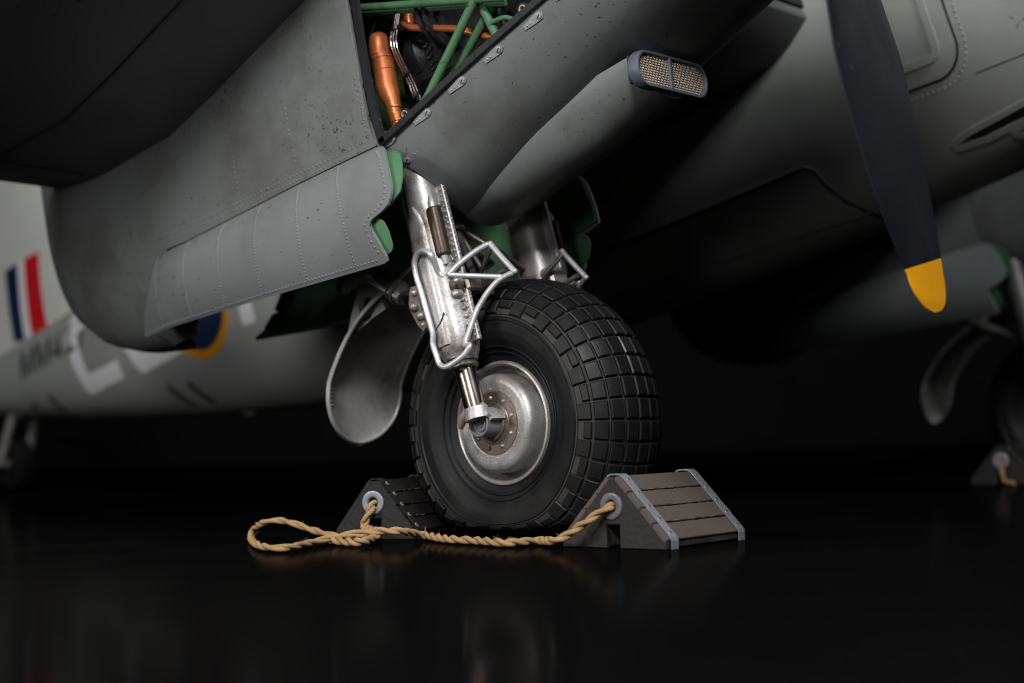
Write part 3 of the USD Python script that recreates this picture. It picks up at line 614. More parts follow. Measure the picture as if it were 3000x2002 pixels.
# crew door
h1, h2 = hit_fus(2795, 110), hit_fus(2700, 268)
cd = sbox(h1[0] - .47, h2[2] + .02, h1[0] + .0, h2[2] + .9).buffer(-.13).buffer(.13)
m = MB(); conform(m, cd.buffer(.009).difference(cd.buffer(-.003)), fus_side, .004, .003, .05); put('door_gap', m, 'seam_dark', fus)
m = MB(); conform(m, cd.buffer(-.001), fus_side, .006, .005, .05); dr = put('crew_door', m, 'fuselage_paint', fus)
m = MB(); conform(m, cd.buffer(-.07).difference(cd.buffer(-.10)), fus_side, .014, .012, .05); put('door_rib', m, 'fuselage_paint', fus)
m = MB(); rg = np.array(cd.buffer(.04).exterior.coords); side_rivets(m, rg, fus_side, .0058, .026)
for q in np.array(cd.buffer(-.035).exterior.coords)[::5]: side_rivets(m, [q, q + .001], fus_side, .006, 1)
put('rivet_rows', m, 'fuselage_paint', fus, kind='stuff')
m = MB()
hh = hit_fus(2733, 118); conform(m, LineString([(hh[0] - .005, hh[2] - .035), (hh[0] + .005, hh[2] + .035)]).buffer(.018), fus_side, .012, .01, .05); put('door_handle', m, 'fuselage_paint', fus)
m = MB(); G = []
for x, w_, h_ in ((2.35, .02, .02), (2.2, .22, .18), (1.9, .40, .38), (1.5, .47, .50), (1.0, .46, .50), (.6, .40, .36), (.2, .25, .16), (0., .02, .02)):
    zt = ip(x, FX, FT) - .16; a = np.linspace(0, np.pi, 17); G.append(np.stack([x + 0 * a, FY + (w_ + .08) * np.cos(a), zt + (h_ + .14) * np.sin(a)], -1))
G = np.array(G); m.add(W(G.reshape(-1, 3)), grid_faces(*G.shape[:2])); put('shading_canopy', m, 'blade_black', AC, smooth=True)  # opaque canopy out of view, added to keep light off the far nacelle
# gun ports on the lower nose
for pts in ([(2803, 428), (2850, 392), (2920, 355), (3010, 305), (3010, 340), (2960, 362), (2890, 398), (2850, 412)], [(2980, 390), (3030, 355), (3060, 345), (3060, 365), (3020, 382)]):
    pl = fpoly(pts); m = MB(); conform(m, biggest(pl.buffer(.02).difference(pl)), fus_side, .005, .005, .04); put('gun_port_lip', m, 'fuselage_paint', fus)
    m = MB(); conform(m, biggest(pl), fus_side, .003, .002, .04); put('gun_port', m, 'seam_dark', fus)
# bomb bay door panel and nose seam
bt = [hit_fus(*p) for p in ((1760, 738), (1900, 683), (2100, 600), (2250, 537), (2355, 492), (2385, 498), (2420, 540), (2480, 588), (2540, 615), (2600, 635))]
top = [(q[0], q[2]) for q in bt if q is not None]
bd = Polygon(top + [(top[-1][0], ip(top[-1][0], FX, FB) + .03), (-3.0, ip(-3.0, FX, FB) + .03), (-3.0, top[0][1] - .02)]).buffer(0)
m = MB(); conform(m, LineString(top).buffer(.007), fus_side, .0135, .002, .08); put('bomb_door_gap', m, 'seam_dark', fus)
m = MB(); conform(m, biggest(bd), fus_side, .012, .01, .08); put('bomb_door', m, 'fuselage_paint', fus)
m = MB(); P3 = [fus_side(x, 1.60 + .02 * (x - .4))[0] for x in np.linspace(1.2, 2.6, 30)]; tube(m, P3, .003, 5)
put('panel_seam', m, 'seam_dark', fus)
# markings on the rear fuselage
def glyph(name, poly, mt, off=.003):
    m = MB(); conform(m, poly, fus_side, off, .002, .06); return put(name, m, mt, fus)
def hb(px, py): q = hit_fus(px, py); return np.array([q[0], q[2]])
E0 = hb(262, 1150); E1 = hb(372, 1112)
sw = .125
# letter E (white): stem, three bars ; letter G partly behind the engine
ex, ez = E0; eh = .92
def stroke(pts, w=sw): return LineString(pts).buffer(w / 2, cap_style='flat', join_style='round')
Eg = stroke([(ex + .52, ez + .04), (ex + .05, ez + .04), (ex - .06, ez + eh * .5), (ex - .02, ez + eh), (ex + .5, ez + eh)]).union(stroke([(ex - .05, ez + eh * .52), (ex + .28, ez + eh * .55)]))
glyph('code_letter', biggest(Eg), 'white_paint')
gx, gz = hb(412, 1088)
Gg = stroke([(gx + .56, gz + .30), (gx + .52, gz + .05), (gx + .05, gz + .04), (gx - .06, gz + .25), (gx - .03, gz + .8), (gx + .1, gz + .92), (gx + .5, gz + .92)]).union(stroke([(gx + .56, gz + .40), (gx + .3, gz + .40)]))
glyph('code_letter', biggest(Gg), 'white_paint')
rq = np.array([hb(*p) for p in ((528, 1018), (560, 1043), (600, 1054), (640, 1028), (666, 968), (671, 930))])
A_ = np.c_[2 * rq, np.ones(len(rq))]; sol = np.linalg.lstsq(A_, (rq ** 2).sum(1), rcond=None)[0]; rc = sol[:2]; rr = math.sqrt(sol[2] + rc @ rc)
rr_ = rr
glyph('roundel_ring', Point(*rc).buffer(rr).difference(Point(*rc).buffer(rr * .85)), 'yellow_paint')
glyph('roundel_blue', Point(*rc).buffer(rr * .85).difference(Point(*rc).buffer(rr * .30)), 'navy_paint')
glyph('roundel_red', Point(*rc).buffer(rr * .30), 'red_paint')
# next letter beyond the roundel
tx, tz = hb(728, 940); glyph('code_letter', biggest(stroke([(tx, tz - .02), (tx + .02, tz + .5)]).union(stroke([(tx - .25, tz + .5), (tx + .3, tz + .55)]))), 'white_paint')
# serial number
sn = meshkit.text_mesh('MM417', .20, .002, bold=True); sx, sz = hb(60, 1112)
v = np.array(sn.vertices); L_ = v[:, 0].max()
v3, f3 = trimesh.remesh.subdivide_to_size(v, np.array(sn.faces), .1, max_iter=10)
p, n = fus_side(sx + v3[:, 0] * 1.05, sz + v3[:, 1] + .0 * v3[:, 0]); m = MB(); m.add(p + n * (.003 + v3[:, 2:3] * .5), f3); put('serial_number', m, 'stencil_dark', fus, smooth=False)
m = MB()
for a, b in (((500, 1140), (560, 1180)), ((560, 1130), (615, 1170)), ((150, 1165), (185, 1200)), ((100, 1190), (130, 1215))):
    qa, qb_ = hit_fus(*a), hit_fus(*b)
    if qa is not None and qb_ is not None: conform(m, LineString([(qa[0], qa[2]), (qb_[0], qb_[2])]).buffer(.03), fus_side, .003, .002, .06)
if m.n: put('stencil_marks', m, 'stencil_dark', fus, kind='stuff')
q = Q(748, 1188, 2.49); m = MB(); lathe(m, [(.06, .001), (.055, .05), (.03, .09), (0, .11), (-.1, .12)], q + [0, 0, .0], W((.2, 0, -1)), 24); put('belly_blister', m, 'light_dome', AC)

# ---- tail fin and flash
FINY = FY - .06
fin = Polygon([(-5.2, 2.5), (-5.9, 3.1), (-6.35, 4.0), (-6.8, 4.3), (-7.5, 4.35), (-8.3, 3.9), (-8.75, 3.0), (-8.6, 2.3)])
m = MB(); uv, f = poly_mesh(fin, .25)
def fin_half(x, z):
    d = np.array([fin.exterior.distance(Point(a, b)) for a, b in zip(x, z)]); return .09 * (1 - np.exp(-d / .25))
hwv = fin_half(uv[:, 0], uv[:, 1])
o = len(uv); m.add(W(np.vstack([np.c_[uv[:, 0], FY - hwv, uv[:, 1]], np.c_[uv[:, 0], FY + hwv, uv[:, 1]]])), np.vstack([f, f[:, ::-1] + o])); fn_ = put('tail_fin', m, 'fin_paint', AC, smooth=True)
def fin_fn(x, z):
    x, z = np.asarray(x), np.asarray(z); h = fin_half(x, z); return W(np.stack([x, FY - h - .004, z], -1)), W(np.broadcast_to([0, -1., 0], (len(x), 3)))
def fq(px, py): q = QB(px, py, FY - .08); return (q[0], q[2])
for name, pts, mt in (('flash_navy', [(18, 795), (53, 772), (63, 995), (33, 1003)], 'navy_paint'), ('flash_white', [(53, 772), (72, 759), (83, 985), (63, 995)], 'white_paint'),
                      ('flash_red', [(72, 759), (112, 738), (128, 960), (83, 985)], 'red_paint')):
    m = MB(); conform(m, Polygon([fq(*p) for p in pts]), fin_fn, .0, .002, .1); put(name, m, mt, fn_)
# ---- tail wheel
m = MB(); tc = np.array([-7.45, 2.49, .21]); lathe(m, [(-.075, .10), (-.085, .15), (-.06, .20), (0, .212), (.06, .20), (.085, .15), (.075, .10)], tc, (0, 1, 0), 36); lathe(m, [(-.05, .001), (-.05, .1), (.05, .1), (.05, .001)], tc, (0, 1, 0), 24)
put('tail_wheel', m, 'tyre_rubber', AC)
m = MB(); t0, t1 = tc + [0, -.12, 0], tc + [.18, -.10, .42]
rod(m, t0, t1, .035); rod(m, tc + [0, .12, 0], tc + [.18, .10, .42], .035); rod(m, tc + [.18, -.14, .42], tc + [.18, .14, .42], .04); rod(m, tc + [.18, 0, .42], tc + [.5, 0, 1.1], .05); rod(m, tc + [0, -.14, 0], tc + [0, .14, 0], .03)
boxm(m, tc + [.28, -.08, .40], (.12, 0, .02), (0, .05, 0), (0, 0, .04), .01)
put('tail_wheel_fork', m, 'silver', AC)

# ================================================================== near wheel
AXH = .398; TOE = -.023
Rz = np.array([[math.cos(TOE), -math.sin(TOE), 0], [math.sin(TOE), math.cos(TOE), 0], [0, 0, 1]])
TP = np.array([(.205, -.135), (.222, -.150), (.245, -.158), (.252, -.163), (.268, -.170), (.272, -.176), (.300, -.191), (.325, -.197), (.350, -.1975), (.362, -.197), (.366, -.201), (.372, -.201), (.376, -.197),
               (.40, -.190), (.425, -.177), (.447, -.159), (.466, -.136), (.481, -.110), (.492, -.082), (.500, -.052), (.504, -.02), (.505, 0)])
TPf = np.vstack([TP, TP[-2::-1] * [1, -1]])
dT = np.r_[0, np.cumsum(np.linalg.norm(np.diff(TPf, axis=0), axis=1))]
def squash(p):                                       # the loaded tyre: flat on the table, bulging there
    z = p[:, 2].copy(); k = np.clip((.16 - z) / .28, 0, 1) ** 2; out = p.copy()
    lim = .002; zz = np.where(z < .10, lim + (.10 - lim) * np.exp((z - .10) / .095), z); out[:, 2] = np.maximum(zz, lim)
    out[:, 1] *= 1 + .13 * k; return out
def on_tyre(s, a, h=0.):                             # s: arc across the section, a: angle, h: height above the rubber
    r, y = ip(s, dT, TPf[:, 0]), ip(s, dT, TPf[:, 1]); e = 1e-3
    dr, dy = ip(s + e, dT, TPf[:, 0]) - ip(s - e, dT, TPf[:, 0]), ip(s + e, dT, TPf[:, 1]) - ip(s - e, dT, TPf[:, 1]); L = np.hypot(dr, dy)
    r = r + h * dy / L; y = y - h * dr / L
    return squash(np.stack([r * np.cos(a), y, AXH + r * np.sin(a)], -1))
def to_wheel(p, dy=0.): return p @ Rz.T + [0, dy, 0]
def tyre_mesh(dy=0., seg=120):
    s = np.unique(np.r_[dT, np.linspace(0, dT[-1], 70)]); a = np.linspace(0, 2 * np.pi, seg, endpoint=False)
    G = np.array([on_tyre(s, np.full(len(s), t)) for t in a]); G = np.vstack([G, G[:1]])
    m = MB(); m.add(to_wheel(G.reshape(-1, 3), dy), grid_faces(*G.shape[:2])); return m
tyre = put('tyre', tyre_mesh(), 'tyre_rubber', AC, smooth=25, label='fat black tyre with block tread on the near wheel')
# grooves floor: dusty band between the blocks
sA = float(ip(.376, TPf[:22, 0], dT[:22])); sB = dT[-1] - sA
s = np.linspace(sA + .002, sB - .002, 40); a = np.linspace(0, 2 * np.pi, 120); G = np.array([on_tyre(s, np.full(40, t), .0015) for t in a])
m = MB(); m.add(to_wheel(G.reshape(-1, 3)), grid_faces(120, 40)); put('tread_groove', m, 'groove_dust', tyre, smooth=True)
NB, NR = 42, 9; edges = np.linspace(sA + .006, sB - .006, NR + 1); blocks = []
view = CAM - np.array([0, 0, AXH])
for i in range(NR):
    for k in range(NB):
        gap = .0037; s0, s1 = edges[i] + gap, edges[i + 1] - gap
        if i in (0, NR - 1) and k % 2:
            if i == 0: s0 += .020
            else: s1 -= .020
        a0, a1 = (k + .052) / NB * 2 * np.pi, (k + .948) / NB * 2 * np.pi
        am, sm = (a0 + a1) / 2, (s0 + s1) / 2
        h = .0135; v = []
        for hh, ins in ((0, 0.), (h * .70, .0006), (h, .0042)):
            ia = ins / .48
            for ss in (s0 + ins, sm, s1 - ins):
                for aa in (a0 + ia, am, a1 - ia): v.append((ss, aa, hh if hh else -.001))
        v = np.array(v); P3 = np.vstack([on_tyre(v[k2:k2 + 1, 0], v[k2:k2 + 1, 1], v[k2, 2]) for k2 in range(len(v))])
        f = []
        for a_, b_ in ((0, 1), (1, 2), (3, 4), (4, 5)): f.append((18 + a_, 18 + a_ + 3, 18 + b_ + 3, 18 + b_))
        f = [(18 + q, 18 + q + 1, 18 + q + 4, 18 + q + 3) for q in (0, 1, 3, 4)]
        lp = [0, 1, 2, 5, 8, 7, 6, 3]
        for L0, L1 in ((0, 9), (9, 18)):
            for q in range(8): x, y = lp[q], lp[(q + 1) % 8]; f.append((L0 + x, L1 + x, L1 + y, L0 + y))
        c = P3.mean(0); nn = c - np.array([0, c[1] * .3, AXH]); blocks.append(((nn / np.linalg.norm(nn)) @ nrm(CAM - c), P3, f, c))
blocks.sort(key=lambda b: -b[0]); rest = MB()
for q, (vis, P3, f, c) in enumerate(blocks):
    if q < 270 and vis > 0:
        m = MB(); m.add(to_wheel(P3), f); put('tread_block', m, 'tread_rubber', tyre, smooth=30)
    else: rest.add(to_wheel(P3), f)
put('tread_blocks', rest, 'tread_rubber', tyre, smooth=30, kind='stuff')
# sidewall rings
for r_, w_, y_ in ((.252, .0035, -.1645), (.272, .003, -.1775), (.384, .0025, -.1955)):
    m = MB(); a = np.linspace(0, 2 * np.pi, 121)[:-1]; P3 = squash(np.stack([r_ * np.cos(a), 0 * a + y_, AXH + r_ * np.sin(a)], -1)); tube(m, to_wheel(P3), w_, 6, closed=True); put('sidewall_ring', m, 'tyre_rubber', tyre)
# rim and hub
OW = np.array([0, 0, AXH]); AXI = to_wheel(np.array([[0, -1., 0]]))[0]
m = MB(); lathe(m, [(.132, .2225), (.150, .2215), (.1585, .217), (.160, .211), (.155, .205), (.13, .199), (.112, .194), (.105, .186), (.105, .17)], OW, AXI, 96); rim = put('wheel_rim', m, 'hub_silver', AC, smooth=40)
m = MB()
for d_, r_ in ((.140, .2005), (.128, .1975), (.118, .1945)): a = np.linspace(0, 2 * np.pi, 97)[:-1]; e1_, e2_, e3_ = frame_of(AXI); tube(m, OW + AXI * d_ + r_ * (np.cos(a)[:, None] * e1_ + np.sin(a)[:, None] * e2_), .0022, 5, closed=True)
put('rim_groove', m, 'grimy_silver', rim)
m = MB(); lathe(m, [(.09, .176), (.165, .175), (.182, .1725), (.190, .168), (.1955, .161), (.198, .153), (.1988, .147), (.199, .143), (.199, .118), (.196, .113), (.195, .111)], OW, AXI, 96); hub = put('hub_disc', m, 'hub_silver', AC, smooth=60)
m = MB(); lathe(m, [(.190, .113), (.1985, .111), (.199, .106), (.2, .075), (.203, .072), (.206, .060), (.206, .04), (.206, .001)], OW, AXI, 72); put('hub_plate', m, 'grimy_silver', hub, smooth=40)
e1_, e2_, e3_ = frame_of(AXI)
for k in range(16):
    t = k / 16 * 2 * np.pi + .1; m = MB(); rivet(m, OW + AXI * .197 + .121 * (math.cos(t) * e1_ + math.sin(t) * e2_), AXI, .0042, .004); put('hub_rivet', m, 'hub_silver', hub)
for k in range(9):
    t = k / 9 * 2 * np.pi + .3; m = MB(); rivet(m, OW + AXI * .199 + .090 * (math.cos(t) * e1_ + math.sin(t) * e2_), AXI, .0082, .008); put('hub_bolt', m, 'silver', hub)
m = MB(); lathe(m, [(.2, .064), (.212, .062), (.216, .056), (.216, .05)], OW, AXI, 48); put('hub_collar', m, 'grimy_silver', hub)
# axle housing and its lug
m = MB(); lathe(m, [(.205, .050), (.268, .049), (.277, .046), (.279, .042), (.276, .039), (.262, .037), (.262, .001)], OW, AXI, 48); axl = put('axle_housing', m, 'primer_grey', AC, smooth=40)
m = MB(); lathe(m, [(.262, .026), (.268, .026), (.270, .022), (.266, .019), (.266, .014), (.272, .012), (.273, .008), (.270, .006), (.268, .0005)], OW + np.array([0, 0, -.002]), AXI, 32); put('axle_nut', m, 'primer_grey', axl, smooth=40)
# ================================================================== legs
def leg(sgn, real=True):
    y = .28 * sgn
    ctr = lambda px, py: Q(px, py, -.28) * [1, 0, 1] + [0, y, 0]
    top, mid, low, col_, pis, end = ctr(1205, 430), ctr(1272, 700), ctr(1318, 900), ctr(1356, 1062), ctr(1364, 1095), ctr(1396, 1205)
    d = nrm(col_ - top); fo = nrm(np.cross(np.array([0, 1., 0]), d)); fo = fo if fo[0] > 0 else -fo; out = np.array([0, sgn, 0.])
    L = np.linalg.norm(col_ - top); tone = 'silver'
    def at(t, f=0., o=0.): return top + d * t + fo * f + out * o
    m = MB(); a = np.linspace(0, 2 * np.pi, 40, endpoint=False); G = []
    ts = np.r_[np.linspace(-.01, L - .10, 14), L - .06, L - .03, L]; wf = np.r_[np.full(14, .077), .075, .068, .054]; wo = np.r_[np.full(14, .072), .070, .062, .050]
    for t, A, Bq in zip(ts, wf, wo): G.append(at(t) + np.outer(A * np.sign(np.cos(a)) * np.abs(np.cos(a)) ** .85, fo) + np.outer(Bq * np.sign(np.sin(a)) * np.abs(np.sin(a)) ** .9, out))
    G = np.array(G); n, k = G.shape[:2]; m.add(G.reshape(-1, 3), grid_faces(n, k, True)); m.add(np.vstack([G[-1], G[-1].mean(0)]), np.stack([np.arange(k), (np.arange(k) + 1) % k, np.full(k, k)], 1))
    lg = put('undercarriage_leg', m, tone, AC, smooth=50, label='silver riveted leg on the near side of the wheel' if sgn < 0 else 'silver riveted leg on the far side of the wheel')
    m = MB()
    for s2 in (-1, 1):
        pts = [at(t, s2 * .084, 0) for t in (-.0, L - .05)]; boxm(m, (pts[0] + pts[1]) / 2, (pts[1] - pts[0]) / 2, fo * .022, out * .010, .003)
    put('leg_flange', m, tone, lg)
    m = MB()
    for s2 in (-1, 1):
        for t in np.arange(.02, L - .06, .021): rivet(m, at(t, s2 * .093, .010), out, .0062, .0055); rivet(m, at(t + .01, s2 * .105, 0.0), fo * s2, .005, .004)
    for t in np.arange(.26, L - .06, .03): rivet(m, at(t, .078, .016), out + fo * .3, .009, .008)
    put('rivet_rows', m, tone, lg, kind='stuff')
    m = MB(); lathe(m, [(-.035, .046), (-.03, .056), (-.012, .058), (-.006, .052), (.0, .050), (.006, .047), (.012, .053), (.02, .053), (.026, .046), (.026, .03)], col_, d, 40); put('leg_collar', m, 'grimy_silver', lg, smooth=40)
    m = MB(); rod(m, col_ - d * .02, end, .0385, 40); put('oleo_piston', m, 'chrome', lg, smooth=60)
    # lug on the axle
    ax0 = np.array([0, 0, AXH]) + AXI * (.24 if sgn < 0 else -.24)
    m = MB(); rod(m, end - d * .012, end + d * .03, .042, 28, .046); G = []
    for t in np.linspace(-1.25, 1.25, 15):
        w_ = .042 if abs(t) < 1 else .034
        c = ax0 + .058 * np.array([math.sin(t) * 1.25, 0, math.cos(t)]) + np.array([0, sgn * .004, 0]); G.append([c + np.array([0, s_ * w_, 0]) for s_ in (-1, -.3, .3, 1)])
    shell(m, np.array(G), .016); tube(m, [ax0 + [-.088, sgn * .036, -.012], ax0 + [-.07, sgn * .040, .018], ax0 + [-.03, sgn * .044, .05], ax0 + [.03, sgn * .04, .062]], [.012, .018, .018, .014], 14)
    put('axle_lug', m, 'silver', lg)
    # brown canister
    t0_ = np.dot(ctr(1292, 620) - top, d) - .01; t1_ = np.dot(ctr(1325, 755) - top, d)
    m = MB(); f0 = .072; c0, c1 = at(t0_, f0, .046), at(t1_, f0, .046)
    G = [c0 + (c1 - c0) * u for u in (0, .02, .06, .94, .98, 1)]; tube(m, G, [.008, .023, .028, .028, .024, .012], 20); cn = put('canister', m, 'brown_paint', lg, smooth=40)
    m = MB(); tube(m, [c0 - d * .045, c0 - d * .02, c0 + d * .004], [.006, .016, .017], 14); tube(m, [c1 - d * .004, c1 + d * .03], [.015, .008], 14); put('canister_cap', m, 'silver_clean', lg)
    # front and rear bosses
    if sgn < 0:
        for px, py, r_, yy in ((1331, 862, .014, -.372), (1334, 823, .010, -.355), (1211, 858, .011, -.37), (1209, 900, .015, -.372), (1229, 926, .015, -.37), (1238, 952, .010, -.362)):
            m = MB(); lathe(m, [(-.03, r_ * 1.25), (-.004, r_ * 1.25), (0, r_), (r_ * .35, r_ * .85), (r_ * .6, r_ * .45), (r_ * .65, .0005)], Q(px, py, yy), (0, -1, 0), 18); put('bolt', m, 'silver', lg, smooth=50)
        pl = [(1203, 842), (1219, 838), (1228, 880), (1237, 925), (1247, 960), (1240, 970), (1225, 955), (1205, 918), (1197, 895), (1199, 860)]
        m = MB(); fr_, bk = np.array([Q(px, py, -.362) for px, py in pl]), np.array([Q(px, py, -.362) + [0, .03, 0] for px, py in pl]); k = len(pl); c = fr_.mean(0); c2 = bk.mean(0)
        m.add(np.vstack([fr_, bk, c, c2]), np.array([(i, (i + 1) % k, 2 * k) for i in range(k)] + [(k + (i + 1) % k, k + i, 2 * k + 1) for i in range(k)])); m.add(np.vstack([fr_, bk]), np.array([((i + 1) % k, i, k + i, k + (i + 1) % k) for i in range(k)]))
        put('side_plate', m, 'grimy_silver', lg, smooth=False)
        # long raised panel inside the tube guard
        m = MB(); G = []
        for t in np.linspace(.245, L - .06, 14):
            A = ip(t, [.245, .27, .30, L - .12, L - .06], [.015, .032, .04, .040, .034]); G.append([at(t, f_ * A - .006, .066 + .012 * (1 - f_ ** 4)) for f_ in np.linspace(-1, 1, 9)])
        shell(m, np.array(G), .02); put('leg_panel', m, tone, lg, smooth=40)
        m = MB(); tube(m, [at(.70, -.02, .0785), at(.685, .01, .0795), at(.655, .035, .076)], .0025, 6); put('weld_line', m, 'silver_dark', lg)
        m = MB(); lathe(m, [(-.012, .03), (.016, .03), (.02, .024), (.02, .001)], at(L - .26, .075, .02), fo, 14); boxm(m, at(L - .26, .095, -.03), fo * .022, out * .04, d * .03, .008); put('brace_lug', m, 'grimy_silver', lg)
    else:
        m = MB(); boxm(m, at(.52, .08, -.03), fo * .03, out * .05, d * .05, .01); put('brace_lug', m, 'silver', lg)
    return lg, at, L, fo, d
lgN, atN, LN, foN, dN = leg(-1)
lgF, atF, LF, foF, dF = leg(1)

# ---- bent tube guard in front of the near leg (and the matching one inboard)
def Z1(x, y): return (1150 + x * .3405, 500 + y * .3405)
def Z2(x, y): return (1150 + x * .3955, 1000 + y * .3955)
yo = -.372
outer = [(*Z1(445, 912), -.33), (*Z1(398, 880), -.34), (*Z1(365, 800), -.355), (*Z1(335, 735), -.37), (*Z1(305, 703), yo), (*Z1(262, 692), yo), (*Z1(217, 715), yo), (*Z1(190, 780), yo), (*Z1(192, 850), yo), (*Z1(212, 940), yo), (*Z1(250, 1060), yo), (*Z1(300, 1240), yo), (*Z1(345, 1400), yo),
         (*Z2(300, 30), yo), (*Z2(330, 120), yo), (*Z2(345, 165), yo), (*Z2(375, 190), yo), (*Z2(420, 182), -.37), (*Z2(490, 135), -.36), (*Z2(540, 90), -.35), (*Z2(572, 30), -.34),
         (*Z1(625, 1500), -.325), (*Z1(665, 1370), -.305), (*Z1(720, 1215), -.28), (*Z1(800, 1075), -.255), (*Z1(890, 965), -.23), (*Z1(970, 910), -.212), (*Z1(1040, 880), -.20)]
apex = (*Z1(1050, 868), -.20); peak = (*Z1(842, 632), -.20); foot = (*Z1(480, 900), -.325)
m = MB(); tube(m, spline([Q(*p) for p in outer], 5), .0105, 12); tg = put('tube_guard', m, 'silver_clean', AC, smooth=60)
def seg(name, pts, r, mt, mir=False, cap=None):
    P3 = np.array([Q(*p) for p in pts]); 
    if mir: P3 = P3 * [1, -1, 1]
    m = MB(); tube(m, spline(P3, 6) if len(P3) > 2 else P3, r, 12)
    if cap is not None:
        for c in (P3[0], P3[-1]): s_ = trimesh.creation.icosphere(subdivisions=2, radius=cap); m.add(s_.vertices + c, s_.faces)
    return put(name, m, mt, tg, smooth=60)
seg('guard_tube', [foot, (*Z1(560, 815), -.30), (*Z1(700, 705), -.25), (*Z1(800, 645), -.21), peak], .0105, 'silver_clean')
seg('guard_tube', [peak, (*Z1(930, 735), -.20), apex], .0105, 'silver_clean', cap=.0112)
seg('guard_tube', [foot, (*Z1(960, 915), -.212)], .0095, 'silver_clean')
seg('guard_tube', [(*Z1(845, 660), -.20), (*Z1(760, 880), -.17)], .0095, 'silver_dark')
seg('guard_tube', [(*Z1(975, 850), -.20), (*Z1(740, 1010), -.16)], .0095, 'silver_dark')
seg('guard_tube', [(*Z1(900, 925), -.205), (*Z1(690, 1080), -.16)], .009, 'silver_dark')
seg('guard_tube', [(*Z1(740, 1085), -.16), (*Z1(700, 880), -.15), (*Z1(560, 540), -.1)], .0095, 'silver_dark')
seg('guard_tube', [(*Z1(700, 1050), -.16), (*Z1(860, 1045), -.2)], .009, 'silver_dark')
# inboard mirror of the frame
seg('guard_tube', [peak, (*Z1(930, 735), -.20), apex], .0105, 'silver', True, .0115)
seg('guard_tube', [apex, (*Z1(890, 965), -.23), (*Z1(800, 1075), -.255), (*Z1(720, 1215), -.28), (*Z1(665, 1370), -.305)], .0105, 'silver', True)
seg('guard_tube', [peak, (*Z1(800, 645), -.21), (*Z1(700, 705), -.25), (*Z1(560, 815), -.30)], .0105, 'silver', True)
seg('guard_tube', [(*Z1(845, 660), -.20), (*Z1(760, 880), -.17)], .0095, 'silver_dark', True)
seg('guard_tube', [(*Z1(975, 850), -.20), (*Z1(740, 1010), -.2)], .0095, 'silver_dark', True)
seg('guard_tube', [(*Z1(960, 915), -.212), (*Z1(480, 900), -.32)], .0095, 'silver', True)
# cross braces between the legs above the tyre
for a, b, r_ in (((1340, 672, -.05), (1385, 800, -.22), .012), ((1345, 668, -.05), (1430, 720, .0), .011), ((1430, 715, .0), (1565, 808, .27), .0105), ((1350, 690, -.05), (1420, 800, .0), .010), ((1380, 860, -.25), (1580, 812, .25), .012)):
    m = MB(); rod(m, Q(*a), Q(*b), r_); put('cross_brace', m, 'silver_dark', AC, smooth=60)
m = MB(); s_ = trimesh.creation.icosphere(subdivisions=2, radius=.022); m.add(s_.vertices * [1, 1.6, 1] + Q(1342, 672, -.05), s_.faces); put('brace_joint', m, 'silver_dark', AC)

# ---- retraction strut, drum, rod
m = MB(); a, b = Q(1085, 775, -.18), Q(1168, 858, -.25); c = Q(1200, 884, -.27); e = Q(1225, 903, -.29)
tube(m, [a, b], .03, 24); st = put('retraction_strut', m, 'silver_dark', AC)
m = MB(); d = nrm(c - b); lathe(m, [(-.035, .03), (-.032, .044), (-.012, .047), (-.010, .040), (.0, .040), (.002, .045), (.018, .043), (.020, .036), (.03, .036), (.05, .030), (.05, .01)], b, d, 36); put('strut_drum', m, 'silver_dark', st, smooth=30)
m = MB(); rod(m, c - d * .02, e, .017, 20); put('strut_rod', m, 'chrome', st)
m = MB(); rod(m, Q(1062, 812, -.27), Q(1166, 872, -.285), .0085, 12); put('link_rod', m, 'silver_clean', AC)
m = MB(); a, b = Q(996, 840, -.22), Q(1085, 815, -.10); d = nrm(a - b); lathe(m, [(-.2, .024), (-.03, .026), (-.025, .034), (-.012, .034), (-.01, .029), (0, .030), (.004, .026), (.004, .014), (-.004, .012), (-.004, .001)], a, d, 30); put('pivot_tube', m, 'primer_grey', AC, smooth=40)
# ---- mudguard: spoon-shaped shell behind the tyre, with holed bracket
def mud(phi, v, dy=0.):                              # phi: angle about the axle, v: -1 near edge .. 1 far edge
    R0 = ip(phi, [110, 130, 150, 168, 184], [.72, .745, .83, .895, .885]); hw = mud_w(phi)
    dish = .05 * np.abs(v) ** 2.2 * min(1, hw / .2)
    a = np.radians(phi); rr = R0 - dish
    return np.stack([rr * np.cos(a) - .02, hw * v + dy - .0, .40 + rr * np.sin(a)], -1)
def mud_w(phi): 
    t = np.clip((184 - phi) / 13, 0, 1); return .195 * math.sqrt(max(1 - (1 - t) ** 2, .0)) * ip(phi, [110, 130, 190], [.9, 1, 1]) + .0005
PH = np.r_[184 - 13 * (1 - np.cos(np.linspace(0, np.pi / 2, 16))), np.linspace(170, 116, 34)]
def mudguard(dy=0.):
    G = np.array([mud(p, np.linspace(-1, 1, 25), dy) for p in PH]); m = MB(); shell(m, G[::-1], .012)
    mg = put('mudguard', m, 'guard_metal', AC, smooth=40, label='spoon shaped metal mudguard behind the near tyre' if dy == 0 else 'out of focus mudguard of the far wheel')
    edge = np.vstack([G[::-1, 0], G[1:, -1]]); m = MB(); tube(m, edge[::1], .0065 if dy == 0 else .008, 8); put('rolled_edge', m, 'silver_clean' if dy == 0 else 'guard_metal', mg, smooth=60)
    return mg, G
mg, MG = mudguard()
m = MB()
for p in np.linspace(118, 174, 55):
    for v in (-.88, .88):
        e = .5; q = mud(p, np.array([v]))[0]; n = np.array([-math.cos(math.radians(p)), 0, -math.sin(math.radians(p))]); rivet(m, q + n * .003, n, .0045)
put('rivet_rows', m, 'guard_metal', mg, kind='stuff')
